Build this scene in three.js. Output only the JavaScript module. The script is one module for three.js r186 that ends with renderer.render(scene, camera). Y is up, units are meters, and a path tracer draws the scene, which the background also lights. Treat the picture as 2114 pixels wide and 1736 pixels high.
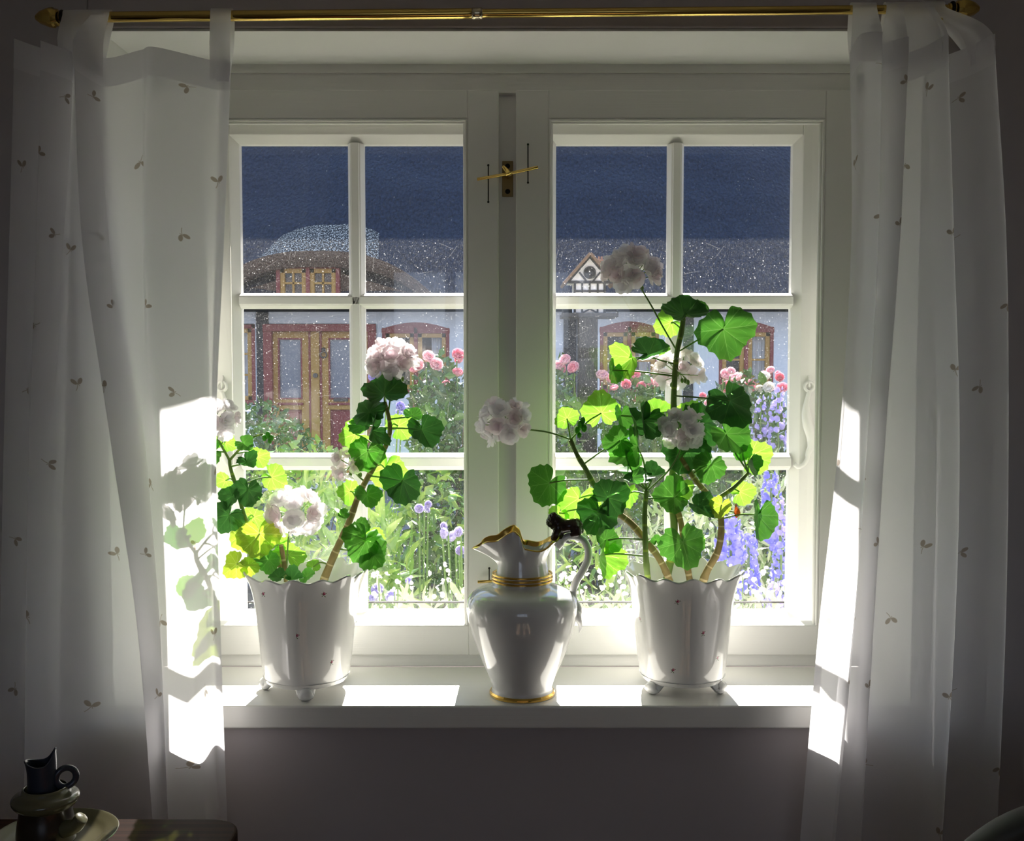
import * as THREE from 'three';
import { RoundedBoxGeometry } from 'three/addons/geometries/RoundedBoxGeometry.js';
import { mergeGeometries, mergeVertices, toCreasedNormals } from 'three/addons/utils/BufferGeometryUtils.js';
import { MarchingCubes } from 'three/addons/objects/MarchingCubes.js';
import { ImprovedNoise } from 'three/addons/math/ImprovedNoise.js';

// ---------------------------------------------------------------- camera, sky, sun, exposure
const W = 2114, H = 1736, F = 2200, PITCH = 3.07 * Math.PI / 180, EYE = [0, 1.34, 1.686];
const scene = new THREE.Scene();
const camera = new THREE.PerspectiveCamera(2 * Math.atan(H / 2 / F) * 180 / Math.PI, W / H, 0.02, 200);
camera.position.set(...EYE);
camera.rotation.x = -PITCH;
const renderer = new THREE.WebGLRenderer({ antialias: true });
renderer.toneMapping = THREE.LinearToneMapping;
renderer.toneMappingExposure = 1.14;
renderer.shadowMap.enabled = true;
{
  // clear summer sky: pale at the horizon, blue overhead
  const w = 64, h = 128, d = new Float32Array(w * h * 4);
  for (let j = 0; j < h; j++) for (let i = 0; i < w; i++) {
    const el = ((j + 0.5) / h - 0.5) * Math.PI, s = Math.max(0, Math.sin(el)), k = Math.pow(s, 0.45);
    const c = [1.25 - 0.75 * k, 1.35 - 0.55 * k, 1.5 - 0.1 * k], g = el < 0 ? 0.35 : 1, o = (j * w + i) * 4;
    for (let q = 0; q < 3; q++) d[o + q] = c[q] * g;
    d[o + 3] = 1;
  }
  const t = new THREE.DataTexture(d, w, h, THREE.RGBAFormat, THREE.FloatType);
  t.mapping = THREE.EquirectangularReflectionMapping; t.magFilter = THREE.LinearFilter; t.needsUpdate = true;
  scene.background = t;
}
const SUN_EL = 35 * Math.PI / 180, SUN_AZ = 1.5 * Math.PI / 180;
const SUN = new THREE.Vector3(Math.sin(SUN_AZ) * Math.cos(SUN_EL), Math.sin(SUN_EL), -Math.cos(SUN_AZ) * Math.cos(SUN_EL));
{
  const sun = new THREE.DirectionalLight(new THREE.Color(1, 0.955, 0.88), 23);
  sun.position.copy(SUN).multiplyScalar(30); sun.target.position.set(0, 0.8, -1);
  sun.castShadow = true; sun.shadow.mapSize.set(2048, 2048);
  Object.assign(sun.shadow.camera, { left: -12, right: 12, top: 12, bottom: -12, near: 1, far: 70 });
  scene.add(sun, sun.target);
}

// ---------------------------------------------------------------- helpers
let seed = 20240611;
const rnd = () => { seed = (seed * 1664525 + 1013904223) >>> 0; return seed / 4294967296; };
const rr = (a, b) => a + (b - a) * rnd();
const V = (x, y, z) => new THREE.Vector3(x, y, z);
const cp = Math.cos(PITCH), sp = Math.sin(PITCH);
function at(px, py, z) {                       // where the sight line of a photograph pixel meets the upright plane at z
  const x = (px - W / 2) / F, y = -(py - H / 2) / F;
  const dy = y * cp - sp, dz = -y * sp - cp, t = (z - EYE[2]) / dz;
  return V(EYE[0] + x * t, EYE[1] + dy * t, z);
}
const AX = (px, z, py = 868) => at(px, py, z).x, AY = (py, z) => at(W / 2, py, z).y;
const clean = (g) => {
  const n = g.index ? g.toNonIndexed() : g.clone();
  for (const k of Object.keys(n.attributes)) if (!['position', 'normal', 'uv'].includes(k)) n.deleteAttribute(k);
  if (!n.attributes.normal) n.computeVertexNormals();
  if (!n.attributes.uv) n.setAttribute('uv', new THREE.BufferAttribute(new Float32Array(n.attributes.position.count * 2), 2));
  n.groups = [];
  return n;
};
const merge = (list) => list.length === 1 ? list[0] : mergeGeometries(list.map(clean));
const used = {};
function numbered(n) { const k = used[n] = (used[n] ?? -1) + 1; return k ? n + '_' + String(k).padStart(3, '0') : n; }
function mesh(name, geo, mat, parent) {
  const m = new THREE.Mesh(Array.isArray(geo) ? merge(geo) : geo, mat);
  m.name = name; m.castShadow = m.receiveShadow = true;
  if (parent) { const k = parent.children.filter((c) => c.userData.stem === name).length; m.userData.stem = name; if (k) m.name = name + '_' + String(k).padStart(3, '0'); parent.add(m); }
  else { m.name = numbered(name); scene.add(m); }
  return m;
}
function group(name, parent, pos) {
  const o = new THREE.Group(); o.name = name;
  if (pos) o.position.copy(pos);
  if (parent) { const k = parent.children.filter((c) => c.userData.stem === name).length; o.userData.stem = name; if (k) o.name = name + '_' + String(k).padStart(3, '0'); parent.add(o); }
  else { o.name = numbered(name); scene.add(o); }
  return o;
}
function tag(o, label, category, grp) { o.userData.label = label; if (category) o.userData.category = category; if (grp) o.userData.group = grp; return o; }
function struct(o, label) { o.userData.kind = 'structure'; if (label) o.userData.label = label; return o; }
function stuff(o) { o.userData.kind = 'stuff'; return o; }
function box(x0, x1, y0, y1, z0, z1, r = 0.0015) {
  const w = Math.abs(x1 - x0), h = Math.abs(y1 - y0), d = Math.abs(z1 - z0), q = Math.min(r, w / 2.2, h / 2.2, d / 2.2);
  const g = r > 0 ? new RoundedBoxGeometry(w, h, d, 2, q) : new THREE.BoxGeometry(w, h, d);
  return g.translate((x0 + x1) / 2, (y0 + y1) / 2, (z0 + z1) / 2);
}
function tube(points, radius, sides = 8, steps = 24, closed = false) {   // radius: number, or function of 0..1
  const c = new THREE.CatmullRomCurve3(points, closed, 'centripetal'), fr = c.computeFrenetFrames(steps, closed), pos = [], idx = [], uv = [];
  const L = c.getLength();
  for (let i = 0; i <= steps; i++) {
    const t = i / steps, p = c.getPointAt(t), r = typeof radius === 'function' ? radius(t) : radius;
    for (let j = 0; j <= sides; j++) {
      const a = j / sides * Math.PI * 2, n = fr.normals[i].clone().multiplyScalar(Math.cos(a)).addScaledVector(fr.binormals[i], Math.sin(a));
      pos.push(p.x + n.x * r, p.y + n.y * r, p.z + n.z * r); uv.push(j / sides, t * L);
    }
  }
  for (let i = 0; i < steps; i++) for (let j = 0; j < sides; j++) { const a = i * (sides + 1) + j, b = a + sides + 1; idx.push(a, a + 1, b, b, a + 1, b + 1); }
  if (!closed) for (const e of [0, steps]) {
    const p = c.getPointAt(e / steps), k = pos.length / 3; pos.push(p.x, p.y, p.z); uv.push(0, 0);
    for (let j = 0; j < sides; j++) { const a = e * (sides + 1) + j; e ? idx.push(k, a, a + 1) : idx.push(k, a + 1, a); }
  }
  const g = new THREE.BufferGeometry();
  g.setAttribute('position', new THREE.Float32BufferAttribute(pos, 3)); g.setAttribute('uv', new THREE.Float32BufferAttribute(uv, 2)); g.setIndex(idx); g.computeVertexNormals();
  return g;
}
function surface(nu, nv, f, uvf) {              // f(u, v) -> Vector3
  const pos = [], uv = [], idx = [];
  for (let j = 0; j <= nv; j++) for (let i = 0; i <= nu; i++) { const u = i / nu, v = j / nv, p = f(u, v); pos.push(p.x, p.y, p.z); uv.push(...(uvf ? uvf(u, v) : [u, v])); }
  for (let j = 0; j < nv; j++) for (let i = 0; i < nu; i++) { const a = j * (nu + 1) + i, b = a + nu + 1; idx.push(a, a + 1, b, b, a + 1, b + 1); }
  const g = new THREE.BufferGeometry();
  g.setAttribute('position', new THREE.Float32BufferAttribute(pos, 3)); g.setAttribute('uv', new THREE.Float32BufferAttribute(uv, 2)); g.setIndex(idx); g.computeVertexNormals();
  return g;
}
const lathe = (pts, seg = 48) => new THREE.LatheGeometry(new THREE.SplineCurve(pts.map((p) => new THREE.Vector2(...p))).getPoints(pts.length * 6), seg);
const lathePoly = (pts, seg = 48) => toCreasedNormals(new THREE.LatheGeometry(pts.map((p) => new THREE.Vector2(...p)), seg), 0.6);
const spline = (xs) => { const c = new THREE.CatmullRomCurve3(xs.map((x, i) => V(i, x, 0)), false, 'catmullrom', 0.5); return (t) => c.getPoint(t).y; };
function prism(pts, z0, z1) { const s = new THREE.Shape(pts.map((p) => new THREE.Vector2(...p))); return new THREE.ExtrudeGeometry(s, { depth: z1 - z0, bevelEnabled: false }).translate(0, 0, z0); }
const noise3 = new ImprovedNoise();
function canvas(w, h, draw, srgb = true) {
  const c = document.createElement('canvas'); c.width = w; c.height = h; draw(c.getContext('2d'), w, h);
  const t = new THREE.CanvasTexture(c); if (srgb) t.colorSpace = THREE.SRGBColorSpace; t.wrapS = t.wrapT = THREE.RepeatWrapping; t.magFilter = THREE.LinearFilter; return t;
}
function noiseTex(n, f, srgb = false) {          // f(x, y) -> [r, g, b] 0..1
  const d = new Uint8Array(n * n * 4);
  for (let y = 0; y < n; y++) for (let x = 0; x < n; x++) { const c = f(x / n, y / n), o = (y * n + x) * 4; for (let k = 0; k < 3; k++) d[o + k] = Math.max(0, Math.min(255, c[k] * 255)); d[o + 3] = 255; }
  const t = new THREE.DataTexture(d, n, n); t.wrapS = t.wrapT = THREE.RepeatWrapping; t.magFilter = THREE.LinearFilter; if (srgb) t.colorSpace = THREE.SRGBColorSpace; t.needsUpdate = true; return t;
}
const tn = (x, y, n, s) => {                     // tiling noise on the unit square
  const a = noise3.noise(x * n, y * n, s), b = noise3.noise((x - 1) * n, y * n, s), c = noise3.noise(x * n, (y - 1) * n, s), e = noise3.noise((x - 1) * n, (y - 1) * n, s);
  return (a * (1 - x) + b * x) * (1 - y) + (c * (1 - x) + e * x) * y;
};
const rgb = (r, g, b) => new THREE.Color().setRGB(r, g, b);
const std = (color, roughness = 0.6, extra = {}) => new THREE.MeshStandardMaterial({ color, roughness, ...extra });
const phys = (color, roughness = 0.6, extra = {}) => new THREE.MeshPhysicalMaterial({ color, roughness, side: THREE.DoubleSide, ...extra });

// ---------------------------------------------------------------- shared materials
const plasterBump = noiseTex(256, (x, y) => { const v = 0.5 + 0.35 * tn(x, y, 6, 1) + 0.3 * tn(x, y, 24, 2) + 0.15 * tn(x, y, 90, 3); return [v, v, v]; });
const woodBump = noiseTex(256, (x, y) => { const v = 0.5 + 0.4 * tn(x, y, 3, 5) + 0.3 * noise3.noise(Math.floor(y * 128) / 4, x * 3, 2) * Math.sin(Math.PI * x); return [v, v, v]; });
const M = {
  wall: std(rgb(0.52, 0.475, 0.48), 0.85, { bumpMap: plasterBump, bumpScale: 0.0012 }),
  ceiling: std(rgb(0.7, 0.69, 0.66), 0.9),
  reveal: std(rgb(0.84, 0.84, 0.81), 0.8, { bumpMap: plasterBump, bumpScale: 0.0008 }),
  paint: std(rgb(0.82, 0.81, 0.775), 0.42, { bumpMap: woodBump, bumpScale: 0.0004 }),
  sillPaint: std(rgb(0.84, 0.83, 0.79), 0.3, { bumpMap: woodBump, bumpScale: 0.0003 }),
  brass: std(rgb(0.78, 0.55, 0.16), 0.14, { metalness: 1 }),
  darkBrass: std(rgb(0.22, 0.15, 0.06), 0.35, { metalness: 1 }),
  iron: std(rgb(0.02, 0.018, 0.016), 0.5, { metalness: 0.6 }),
  gold: std(rgb(0.85, 0.55, 0.14), 0.22, { metalness: 1 }),
  porcelain: phys(rgb(0.83, 0.83, 0.82), 0.16, { clearcoat: 1, clearcoatRoughness: 0.03 }),
};
// ---------------------------------------------------------------- the room
const ZF = -0.19, ZW = -0.40;                    // front of the fixed window frame, outer face of the wall
const OX0 = -0.66, OX1 = 0.66, SILL = 0.8, HEAD = 1.86;
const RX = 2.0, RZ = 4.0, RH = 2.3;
struct(mesh('floor', box(-RX - 0.3, RX + 0.3, -0.12, 0, ZW, RZ + 0.3, 0), std(rgb(0.3, 0.2, 0.13), 0.5)), 'brown floor of the room under the window');
struct(mesh('ceiling', box(-RX - 0.3, RX + 0.3, RH, RH + 0.12, ZW, RZ + 0.3, 0), M.ceiling), 'pale ceiling of the room above the curtain rod');
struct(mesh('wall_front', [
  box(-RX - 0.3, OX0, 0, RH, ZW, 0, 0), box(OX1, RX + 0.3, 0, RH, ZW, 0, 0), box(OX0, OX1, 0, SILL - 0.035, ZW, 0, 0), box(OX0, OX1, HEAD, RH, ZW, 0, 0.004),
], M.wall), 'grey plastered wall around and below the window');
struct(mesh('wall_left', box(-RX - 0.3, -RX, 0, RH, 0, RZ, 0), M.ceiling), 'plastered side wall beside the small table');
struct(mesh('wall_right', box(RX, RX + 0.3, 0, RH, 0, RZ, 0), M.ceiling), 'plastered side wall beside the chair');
const BW = { x0: -0.72, x1: 0.72, y0: 0.9, y1: 1.9 };
struct(mesh('wall_back', [
  box(-RX - 0.3, BW.x0, 0, RH, RZ, RZ + 0.3, 0), box(BW.x1, RX + 0.3, 0, RH, RZ, RZ + 0.3, 0), box(BW.x0, BW.x1, 0, BW.y0, RZ, RZ + 0.3, 0), box(BW.x0, BW.x1, BW.y1, RH, RZ, RZ + 0.3, 0),
], M.ceiling), 'plastered wall behind the viewer with a second window');
{ // the second window, behind the viewer; it shows as a small glint in the glaze
  const g = struct(group('window_2'), 'second window in the wall behind the viewer');
  const b = [];
  for (let i = 0; i <= 4; i++) { const x = BW.x0 + (BW.x1 - BW.x0) * i / 4; b.push(box(x - 0.03, x + 0.03, BW.y0, BW.y1, RZ + 0.1, RZ + 0.16)); }
  for (let i = 0; i <= 2; i++) { const y = BW.y0 + (BW.y1 - BW.y0) * i / 2; b.push(box(BW.x0, BW.x1, y - 0.03, y + 0.03, RZ + 0.1, RZ + 0.16)); }
  mesh('window_frame', b, M.paint, g);
}
{ // plaster lining of the opening: two sides and the head
  const t = 0.02;
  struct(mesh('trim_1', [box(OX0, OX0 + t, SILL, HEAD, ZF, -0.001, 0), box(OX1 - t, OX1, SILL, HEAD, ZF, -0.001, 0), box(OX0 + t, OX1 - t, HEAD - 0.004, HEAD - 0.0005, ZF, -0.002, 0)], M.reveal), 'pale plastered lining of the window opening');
}
{ // window board
  const g = box(-0.72, 0.72, SILL - 0.037, SILL, ZF, 0.03, 0.004);
  struct(mesh('trim_2', [g], M.sillPaint), 'white painted window sill board carrying the pots and pitcher');
}
{ // the overhanging eave of this house, above the window outside
  const y = 2.032;
  struct(mesh('roof_eave', box(-3.2, 3.2, y, y + 0.3, -1.0, ZW - 0.001, 0.02), std(rgb(0.12, 0.1, 0.08), 0.95)), 'thatched eave overhanging the window outside');
}
const ZI = -0.183, ZIB = -0.222, ZO = -0.302, ZOB = -0.34;
const window1 = struct(group('window_1'), 'white painted double casement window with six panes in each outer sash');
{
  const fr = (name, x0, x1, y0, y1, z0, z1, r) => mesh(name, box(x0, x1, y0, y1, z0, z1, r), M.paint, window1);
  const topY = AY(185, ZI), botY = AY(1354, ZI);
  fr('head', OX0 + 0.02, OX1 - 0.02, topY - 0.004, HEAD, ZW + 0.02, ZF);
  fr('head_bead', OX0 + 0.02, OX1 - 0.02, AY(152, ZF), HEAD - 0.001, ZF - 0.01, ZF + 0.005, 0.002);
  fr('bottom_rail', OX0 + 0.02, OX1 - 0.02, SILL, botY + 0.003, ZW + 0.02, ZF);
  fr('jamb', OX0 + 0.02, AX(360, ZI), SILL, HEAD, ZW + 0.02, ZF); fr('jamb', AX(1757, ZI), OX1 - 0.02, SILL, HEAD, ZW + 0.02, ZF);
  fr('mullion', AX(1028, ZI), AX(1067, ZI), botY, topY, ZO - 0.01, ZF - 0.012);
}
// dust and fine scratches on the outer glass: rough specks catch the sun
const dust = (() => {
  const n = 1024, d = new Uint8Array(n * n * 4);
  for (let y = 0; y < n; y++) for (let x = 0; x < n; x++) {
    const u = x / n, v = y / n, h = 0.5 + 0.5 * tn(u, v, 5, 9) + 0.35 * tn(u, v, 17, 4), o = (y * n + x) * 4;
    const k = 0.042 + 0.045 * Math.max(0, h) + 0.3 * Math.pow(rnd(), 14);
    d[o] = d[o + 1] = d[o + 2] = k * 255; d[o + 3] = 255;
  }
  const dot = (x, y, r, k) => { for (let j = -3; j <= 3; j++) for (let i = -3; i <= 3; i++) if (i * i + j * j <= r * r) { const o = (((y + j + n) % n) * n + (x + i + n) % n) * 4; d[o] = d[o + 1] = d[o + 2] = Math.max(d[o], k * 255); } };
  for (let i = 0; i < 16000; i++) dot(Math.floor(rnd() * n), Math.floor(rnd() * n), rnd() < 0.12 ? 1.5 : 0.9, rr(0.14, 0.36));
  for (let i = 0; i < 420; i++) dot(Math.floor(rnd() * n), Math.floor(rnd() * n), rr(1, 2.2), rr(0.3, 0.75));
  for (let i = 0; i < 60; i++) { let x = rnd() * n, y = rnd() * n; const a = rr(-0.6, 0.6) + (rnd() < 0.3 ? 1.4 : 0), L = rr(10, 60); for (let k = 0; k < L; k++) dot(Math.floor(x + Math.cos(a) * k) % n, Math.floor(y + Math.sin(a) * k + n) % n, 0.6, 0.3); }
  const t = new THREE.DataTexture(d, n, n); t.wrapS = t.wrapT = THREE.RepeatWrapping; t.magFilter = THREE.LinearFilter; t.needsUpdate = true; return t;
})();
M.pane = phys(rgb(1, 1, 1), 1, { transmission: 1, thickness: 0, ior: 1.5, roughnessMap: dust });
M.paneClean = phys(rgb(1, 1, 1), 0.012, { transmission: 1, thickness: 0, ior: 1.5 });
function pane(x0, x1, y0, y1, z, mat, parent) {
  const g = new THREE.PlaneGeometry(x1 - x0, y1 - y0); const uv = g.attributes.uv, p = g.attributes.position;
  g.translate((x0 + x1) / 2, (y0 + y1) / 2, z);
  for (let i = 0; i < uv.count; i++) uv.setXY(i, p.getX(i) / 0.5 + 0.31, p.getY(i) / 0.5 + 0.13);
  return mesh('pane', g, mat, parent);
}
// a rail of a sash with a rounded bead along the edge towards the glass
function innerSash(l, r, il, ir, side) {
  const s = group('inner_sash', window1), X = (p) => AX(p, ZI), Y = (p) => AY(p, ZI);
  const [x0, x1, a, b] = [X(l), X(r), X(il), X(ir)], y1 = Y(185), y0 = Y(1353), t = Y(245), q = Y(1291);
  mesh('stile', box(x0, a, y0, y1, ZIB, ZI, 0.003), M.paint, s); mesh('stile', box(b, x1, y0, y1, ZIB, ZI, 0.003), M.paint, s);
  mesh('rail', box(a - 0.001, b + 0.001, t, y1, ZIB, ZI, 0.003), M.paint, s); mesh('rail', box(a - 0.001, b + 0.001, y0, q, ZIB, ZI, 0.003), M.paint, s);
  const w = 0.005, bead = (p, z, rr_) => [tube([V(a + p, q, z), V(a + p, t, z)], rr_, 10, 2), tube([V(b - p, q, z), V(b - p, t, z)], rr_, 10, 2), tube([V(a, t - p, z), V(b, t - p, z)], rr_, 10, 2)];
  mesh('glazing_bead', [...bead(0.002, ZI - 0.002, 0.0024), ...bead(0.004, ZI - 0.011, 0.004)], M.paint, s);
  pane(a, b, q, t, ZIB + 0.008, M.paneClean, s);
}
innerSash(357, 1030, 420, 966); innerSash(1065, 1759, 1132, 1695);
// outer sash: frame with six panes; the glazing bars have a flat face and sloping sides
function barGeo(ax, x0, x1, y0, y1, wf, wb) {    // along 'x' or 'y'; flat width wf in front, wb at the glass
  const zf = ZO - 0.003, zb = ZO - 0.02;
  const prof = [[-wb / 2, zb - 0.012], [-wb / 2, zb], [-wf / 2 - 0.002, zf - 0.004], [-wf / 2, zf - 0.003], [-wf / 2 + 0.001, zf], [wf / 2 - 0.001, zf], [wf / 2, zf - 0.003], [wf / 2 + 0.002, zf - 0.004], [wb / 2, zb], [wb / 2, zb - 0.012]];
  const L = ax === 'y' ? y1 - y0 : x1 - x0;
  const g = new THREE.ExtrudeGeometry(new THREE.Shape(prof.map((p) => new THREE.Vector2(p[0], p[1]))), { depth: L, bevelEnabled: false });
  // shape x = across, shape y = world z, depth = along
  const m = ax === 'y' ? new THREE.Matrix4().set(1, 0, 0, (x0 + x1) / 2, 0, 0, -1, y1, 0, 1, 0, 0, 0, 0, 0, 1) : new THREE.Matrix4().set(0, 0, 1, x0, 1, 0, 0, (y0 + y1) / 2, 0, 1, 0, 0, 0, 0, 0, 1);
  return g.applyMatrix4(m);
}
function wedge(pts) { // frame moulding: quad strip from flat (front) edge to glass edge around the four sides
  const pos = []; for (const [A, B, C, D] of pts) pos.push(...A, ...B, ...C, ...A, ...C, ...D);
  const g = new THREE.BufferGeometry(); g.setAttribute('position', new THREE.Float32BufferAttribute(pos, 3)); g.computeVertexNormals(); return g;
}
const ROWS = [[297, 605], [637, 936], [971, 1262]];
function outerSash(cols, l, r) {
  const s = group('outer_sash', window1), X = (p) => AX(p, ZO - 0.015), Y = (p) => AY(p, ZO - 0.015);
  const x0 = X(cols[0][0]), x1 = X(cols[1][1]), yt = Y(297), yb = Y(1262), m = 0.0135;   // m: width of the sloping moulding
  const L = X(l), R = X(r), T = yt + 0.06, B = yb - 0.07;
  mesh('stile', box(L, x0 - m, B, T, ZOB, ZO, 0.002), M.paint, s); mesh('stile', box(x1 + m, R, B, T, ZOB, ZO, 0.002), M.paint, s);
  mesh('rail', box(x0 - m, x1 + m, yt + m, T, ZOB, ZO, 0.002), M.paint, s); mesh('rail', box(x0 - m, x1 + m, B, yb - m * 0.6, ZOB, ZO, 0.002), M.paint, s);
  const f = ZO - 0.001, k = ZO - 0.02, b2 = ZOB, mb = m * 0.6;
  const ring = (z, o, ob) => [[x0 - o, yb - ob, z], [x1 + o, yb - ob, z], [x1 + o, yt + o, z], [x0 - o, yt + o, z]];
  const R1 = ring(f, m, mb), R2 = ring(f - 0.004, m - 0.003, mb - 0.002), R3 = ring(k, 0, 0), R4 = ring(b2, 0, 0), q = [];
  for (let i = 0; i < 4; i++) { const j = (i + 1) % 4; q.push([R1[i], R1[j], R2[j], R2[i]], [R2[i], R2[j], R3[j], R3[i]], [R3[i], R3[j], R4[j], R4[i]]); }
  mesh('moulding', wedge(q), phys(M.paint.color, 0.42), s);
  const cx0 = X(cols[0][1]), cx1 = X(cols[1][0]);
  mesh('glazing_bar', barGeo('y', cx0, cx1, yb, yt, (cx1 - cx0) * 0.5, cx1 - cx0), M.paint, s);
  for (let i = 0; i < 2; i++) { const a = Y(ROWS[i][1]), b = Y(ROWS[i + 1][0]); mesh('glazing_bar', barGeo('x', x0, x1, b, a, (a - b) * 0.5, a - b), M.paint, s); }
  for (const [ya, yb2] of ROWS) for (const [a, b] of cols) pane(X(a), X(b), Y(yb2), Y(ya), ZO - 0.022, M.pane, s);
  // curved iron window stay, painted white, hanging on its hook
  return s;
}
const so1 = outerSash([[500, 722], [755, 974]], 425, 1012), so2 = outerSash([[1147, 1375], [1408, 1631]], 1107, 1700);
function stay(parent, sgn, pts, eye) {
  const z = ZO + 0.008;
  const m = mesh('window_stay', [
    tube(pts.map(([x, y]) => at(x, y, z)), (t) => 0.0042 + 0.0058 * Math.pow(Math.sin(Math.PI * Math.min(1, t * 1.15)), 2), 10, 40),
    new THREE.TorusGeometry(0.0085, 0.0028, 8, 20).translate(...at(eye[0], eye[1], z).toArray()),
    new THREE.CylinderGeometry(0.009, 0.009, 0.006, 16).rotateX(Math.PI / 2).translate(...at(eye[2], eye[3], z).toArray()),
    tube([at(eye[0], eye[1] + 4, z - 0.004), at(eye[0], eye[1] - 6, z + 0.004), at(eye[0] - sgn * 2, eye[1] - 14, z - 0.003), at(eye[0] - sgn * 2, eye[1] - 22, z - 0.009)], 0.002, 6, 12),
  ], M.paint, parent);
}
stay(so2, 1, [[1671, 808], [1667, 824], [1664, 850], [1668, 876], [1675, 900], [1675, 922], [1668, 938], [1668, 946], [1660, 958], [1648, 964], [1640, 958]], [1671, 798, 1674, 932]);
stay(so1, -1, [[458, 808], [462, 824], [466, 850], [462, 876], [455, 900], [455, 922], [462, 938], [462, 946], [470, 958], [482, 964], [490, 958]], [458, 798, 455, 932]);
// brass turn-catches on the mullion
function latch(cx, cy, tilt) {
  const z = ZF - 0.012, c = at(cx, cy, z), l = group('latch', window1);
  mesh('plate', [box(c.x - 0.0095, c.x + 0.0095, c.y - 0.035, c.y + 0.027, z, z + 0.003, 0.001)], M.darkBrass, l);
  for (const dy of [-0.026, 0.018]) mesh('screw', new THREE.SphereGeometry(0.0045, 12, 8).scale(1, 1, 0.4).translate(c.x, c.y + dy, z + 0.003), M.iron, l);
  const h = z + 0.03, d = 0.0525;
  const e = (s) => V(c.x + s * d, c.y + s * d * Math.sin(tilt) * 0.9 + 0.001, h);
  mesh('cross_bar', [tube([e(-1), V(c.x, c.y, h), e(1)], 0.0027, 8, 6)], M.brass, l);
  mesh('turn_knob', [tube([V(c.x, c.y, z), V(c.x, c.y, h + 0.004)], 0.0042, 10, 4), tube([V(c.x + 0.003, c.y - 0.004, h + 0.012), V(c.x, c.y + 0.002, h + 0.009), V(c.x - 0.008, c.y + 0.012, h + 0.006)], (t) => 0.0055 - 0.003 * t, 10, 10)], M.brass, l);
  return c;
}
latch(1048, 365, 0.22); latch(1048, 1190, 0.1);
function pin(px, y0, y1) { const z = ZI + 0.006; mesh('catch_pin', [tube([at(px, y0, z), at(px, y1, z)], 0.0011, 6, 3), new THREE.SphereGeometry(0.002, 8, 6).translate(...at(px, y0, z).toArray()), new THREE.SphereGeometry(0.002, 8, 6).translate(...at(px, y1, z).toArray())], M.iron, window1); }
pin(1008, 341, 417); pin(1090, 298, 377); pin(1010, 1173, 1214); pin(1088, 1170, 1210);
// ---------------------------------------------------------------- cachepots
M.soil = std(rgb(0.05, 0.035, 0.025), 0.95, { bumpMap: plasterBump, bumpScale: 0.004 });
function rosePrint(spots, base) {                // tiny rosebuds printed on the glaze; spots: u (turn), v (height)
  return canvas(2048, 1024, (c, w, h) => {
    c.fillStyle = base; c.fillRect(0, 0, w, h);
    for (const [u, v, a] of spots) {
      c.save(); c.translate(u * w, (1 - v) * h); c.rotate(a); c.scale(0.92, 1.25);
      c.strokeStyle = '#40582f'; c.lineWidth = 3; c.beginPath(); c.moveTo(0, 4); c.quadraticCurveTo(-4, 16, -10, 26); c.moveTo(-3, 12); c.lineTo(10, 18); c.moveTo(-3, 6); c.lineTo(-15, 4); c.moveTo(2, -4); c.lineTo(13, -10); c.moveTo(-2, -4); c.lineTo(-10, -14); c.stroke();
      c.fillStyle = '#55733d'; for (const [x, y, r] of [[-13, 5, 5], [10, 19, 5], [12, -9, 4]]) { c.beginPath(); c.ellipse(x, y, r, r * 0.6, 0.6, 0, 7); c.fill(); }
      c.fillStyle = '#c07084'; c.beginPath(); c.ellipse(0, -1, 10, 11, 0, 0, 7); c.fill();
      c.fillStyle = '#8e3550'; c.beginPath(); c.ellipse(-3, 2, 6, 7, 0, 0, 7); c.fill(); c.fillStyle = '#dba3af'; c.beginPath(); c.ellipse(4, -5, 4, 4, 0, 0, 7); c.fill();
      c.restore();
    }
  });
}
const POT_H = 0.177, POT_F = 0.019;              // body height, foot height
function potRadius(phi, v, out = true) {         // v 0 at the body's base, 1 at the rim
  const base = 0.072 + 0.0155 * v + 0.012 * Math.pow(v, 7) - 0.004 * Math.pow(1 - v, 10);
  const lobe = 0.0016 * Math.cos(phi * 7) * (0.3 + v), sc = 0.0035 * Math.pow(v, 9) * Math.cos(phi * 14);
  return base + lobe + sc - (out ? 0 : 0.0042);
}
const potTop = (phi) => POT_H + 0.0036 * Math.cos(phi * 14) + 0.0012 * Math.cos(phi * 7);
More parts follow.
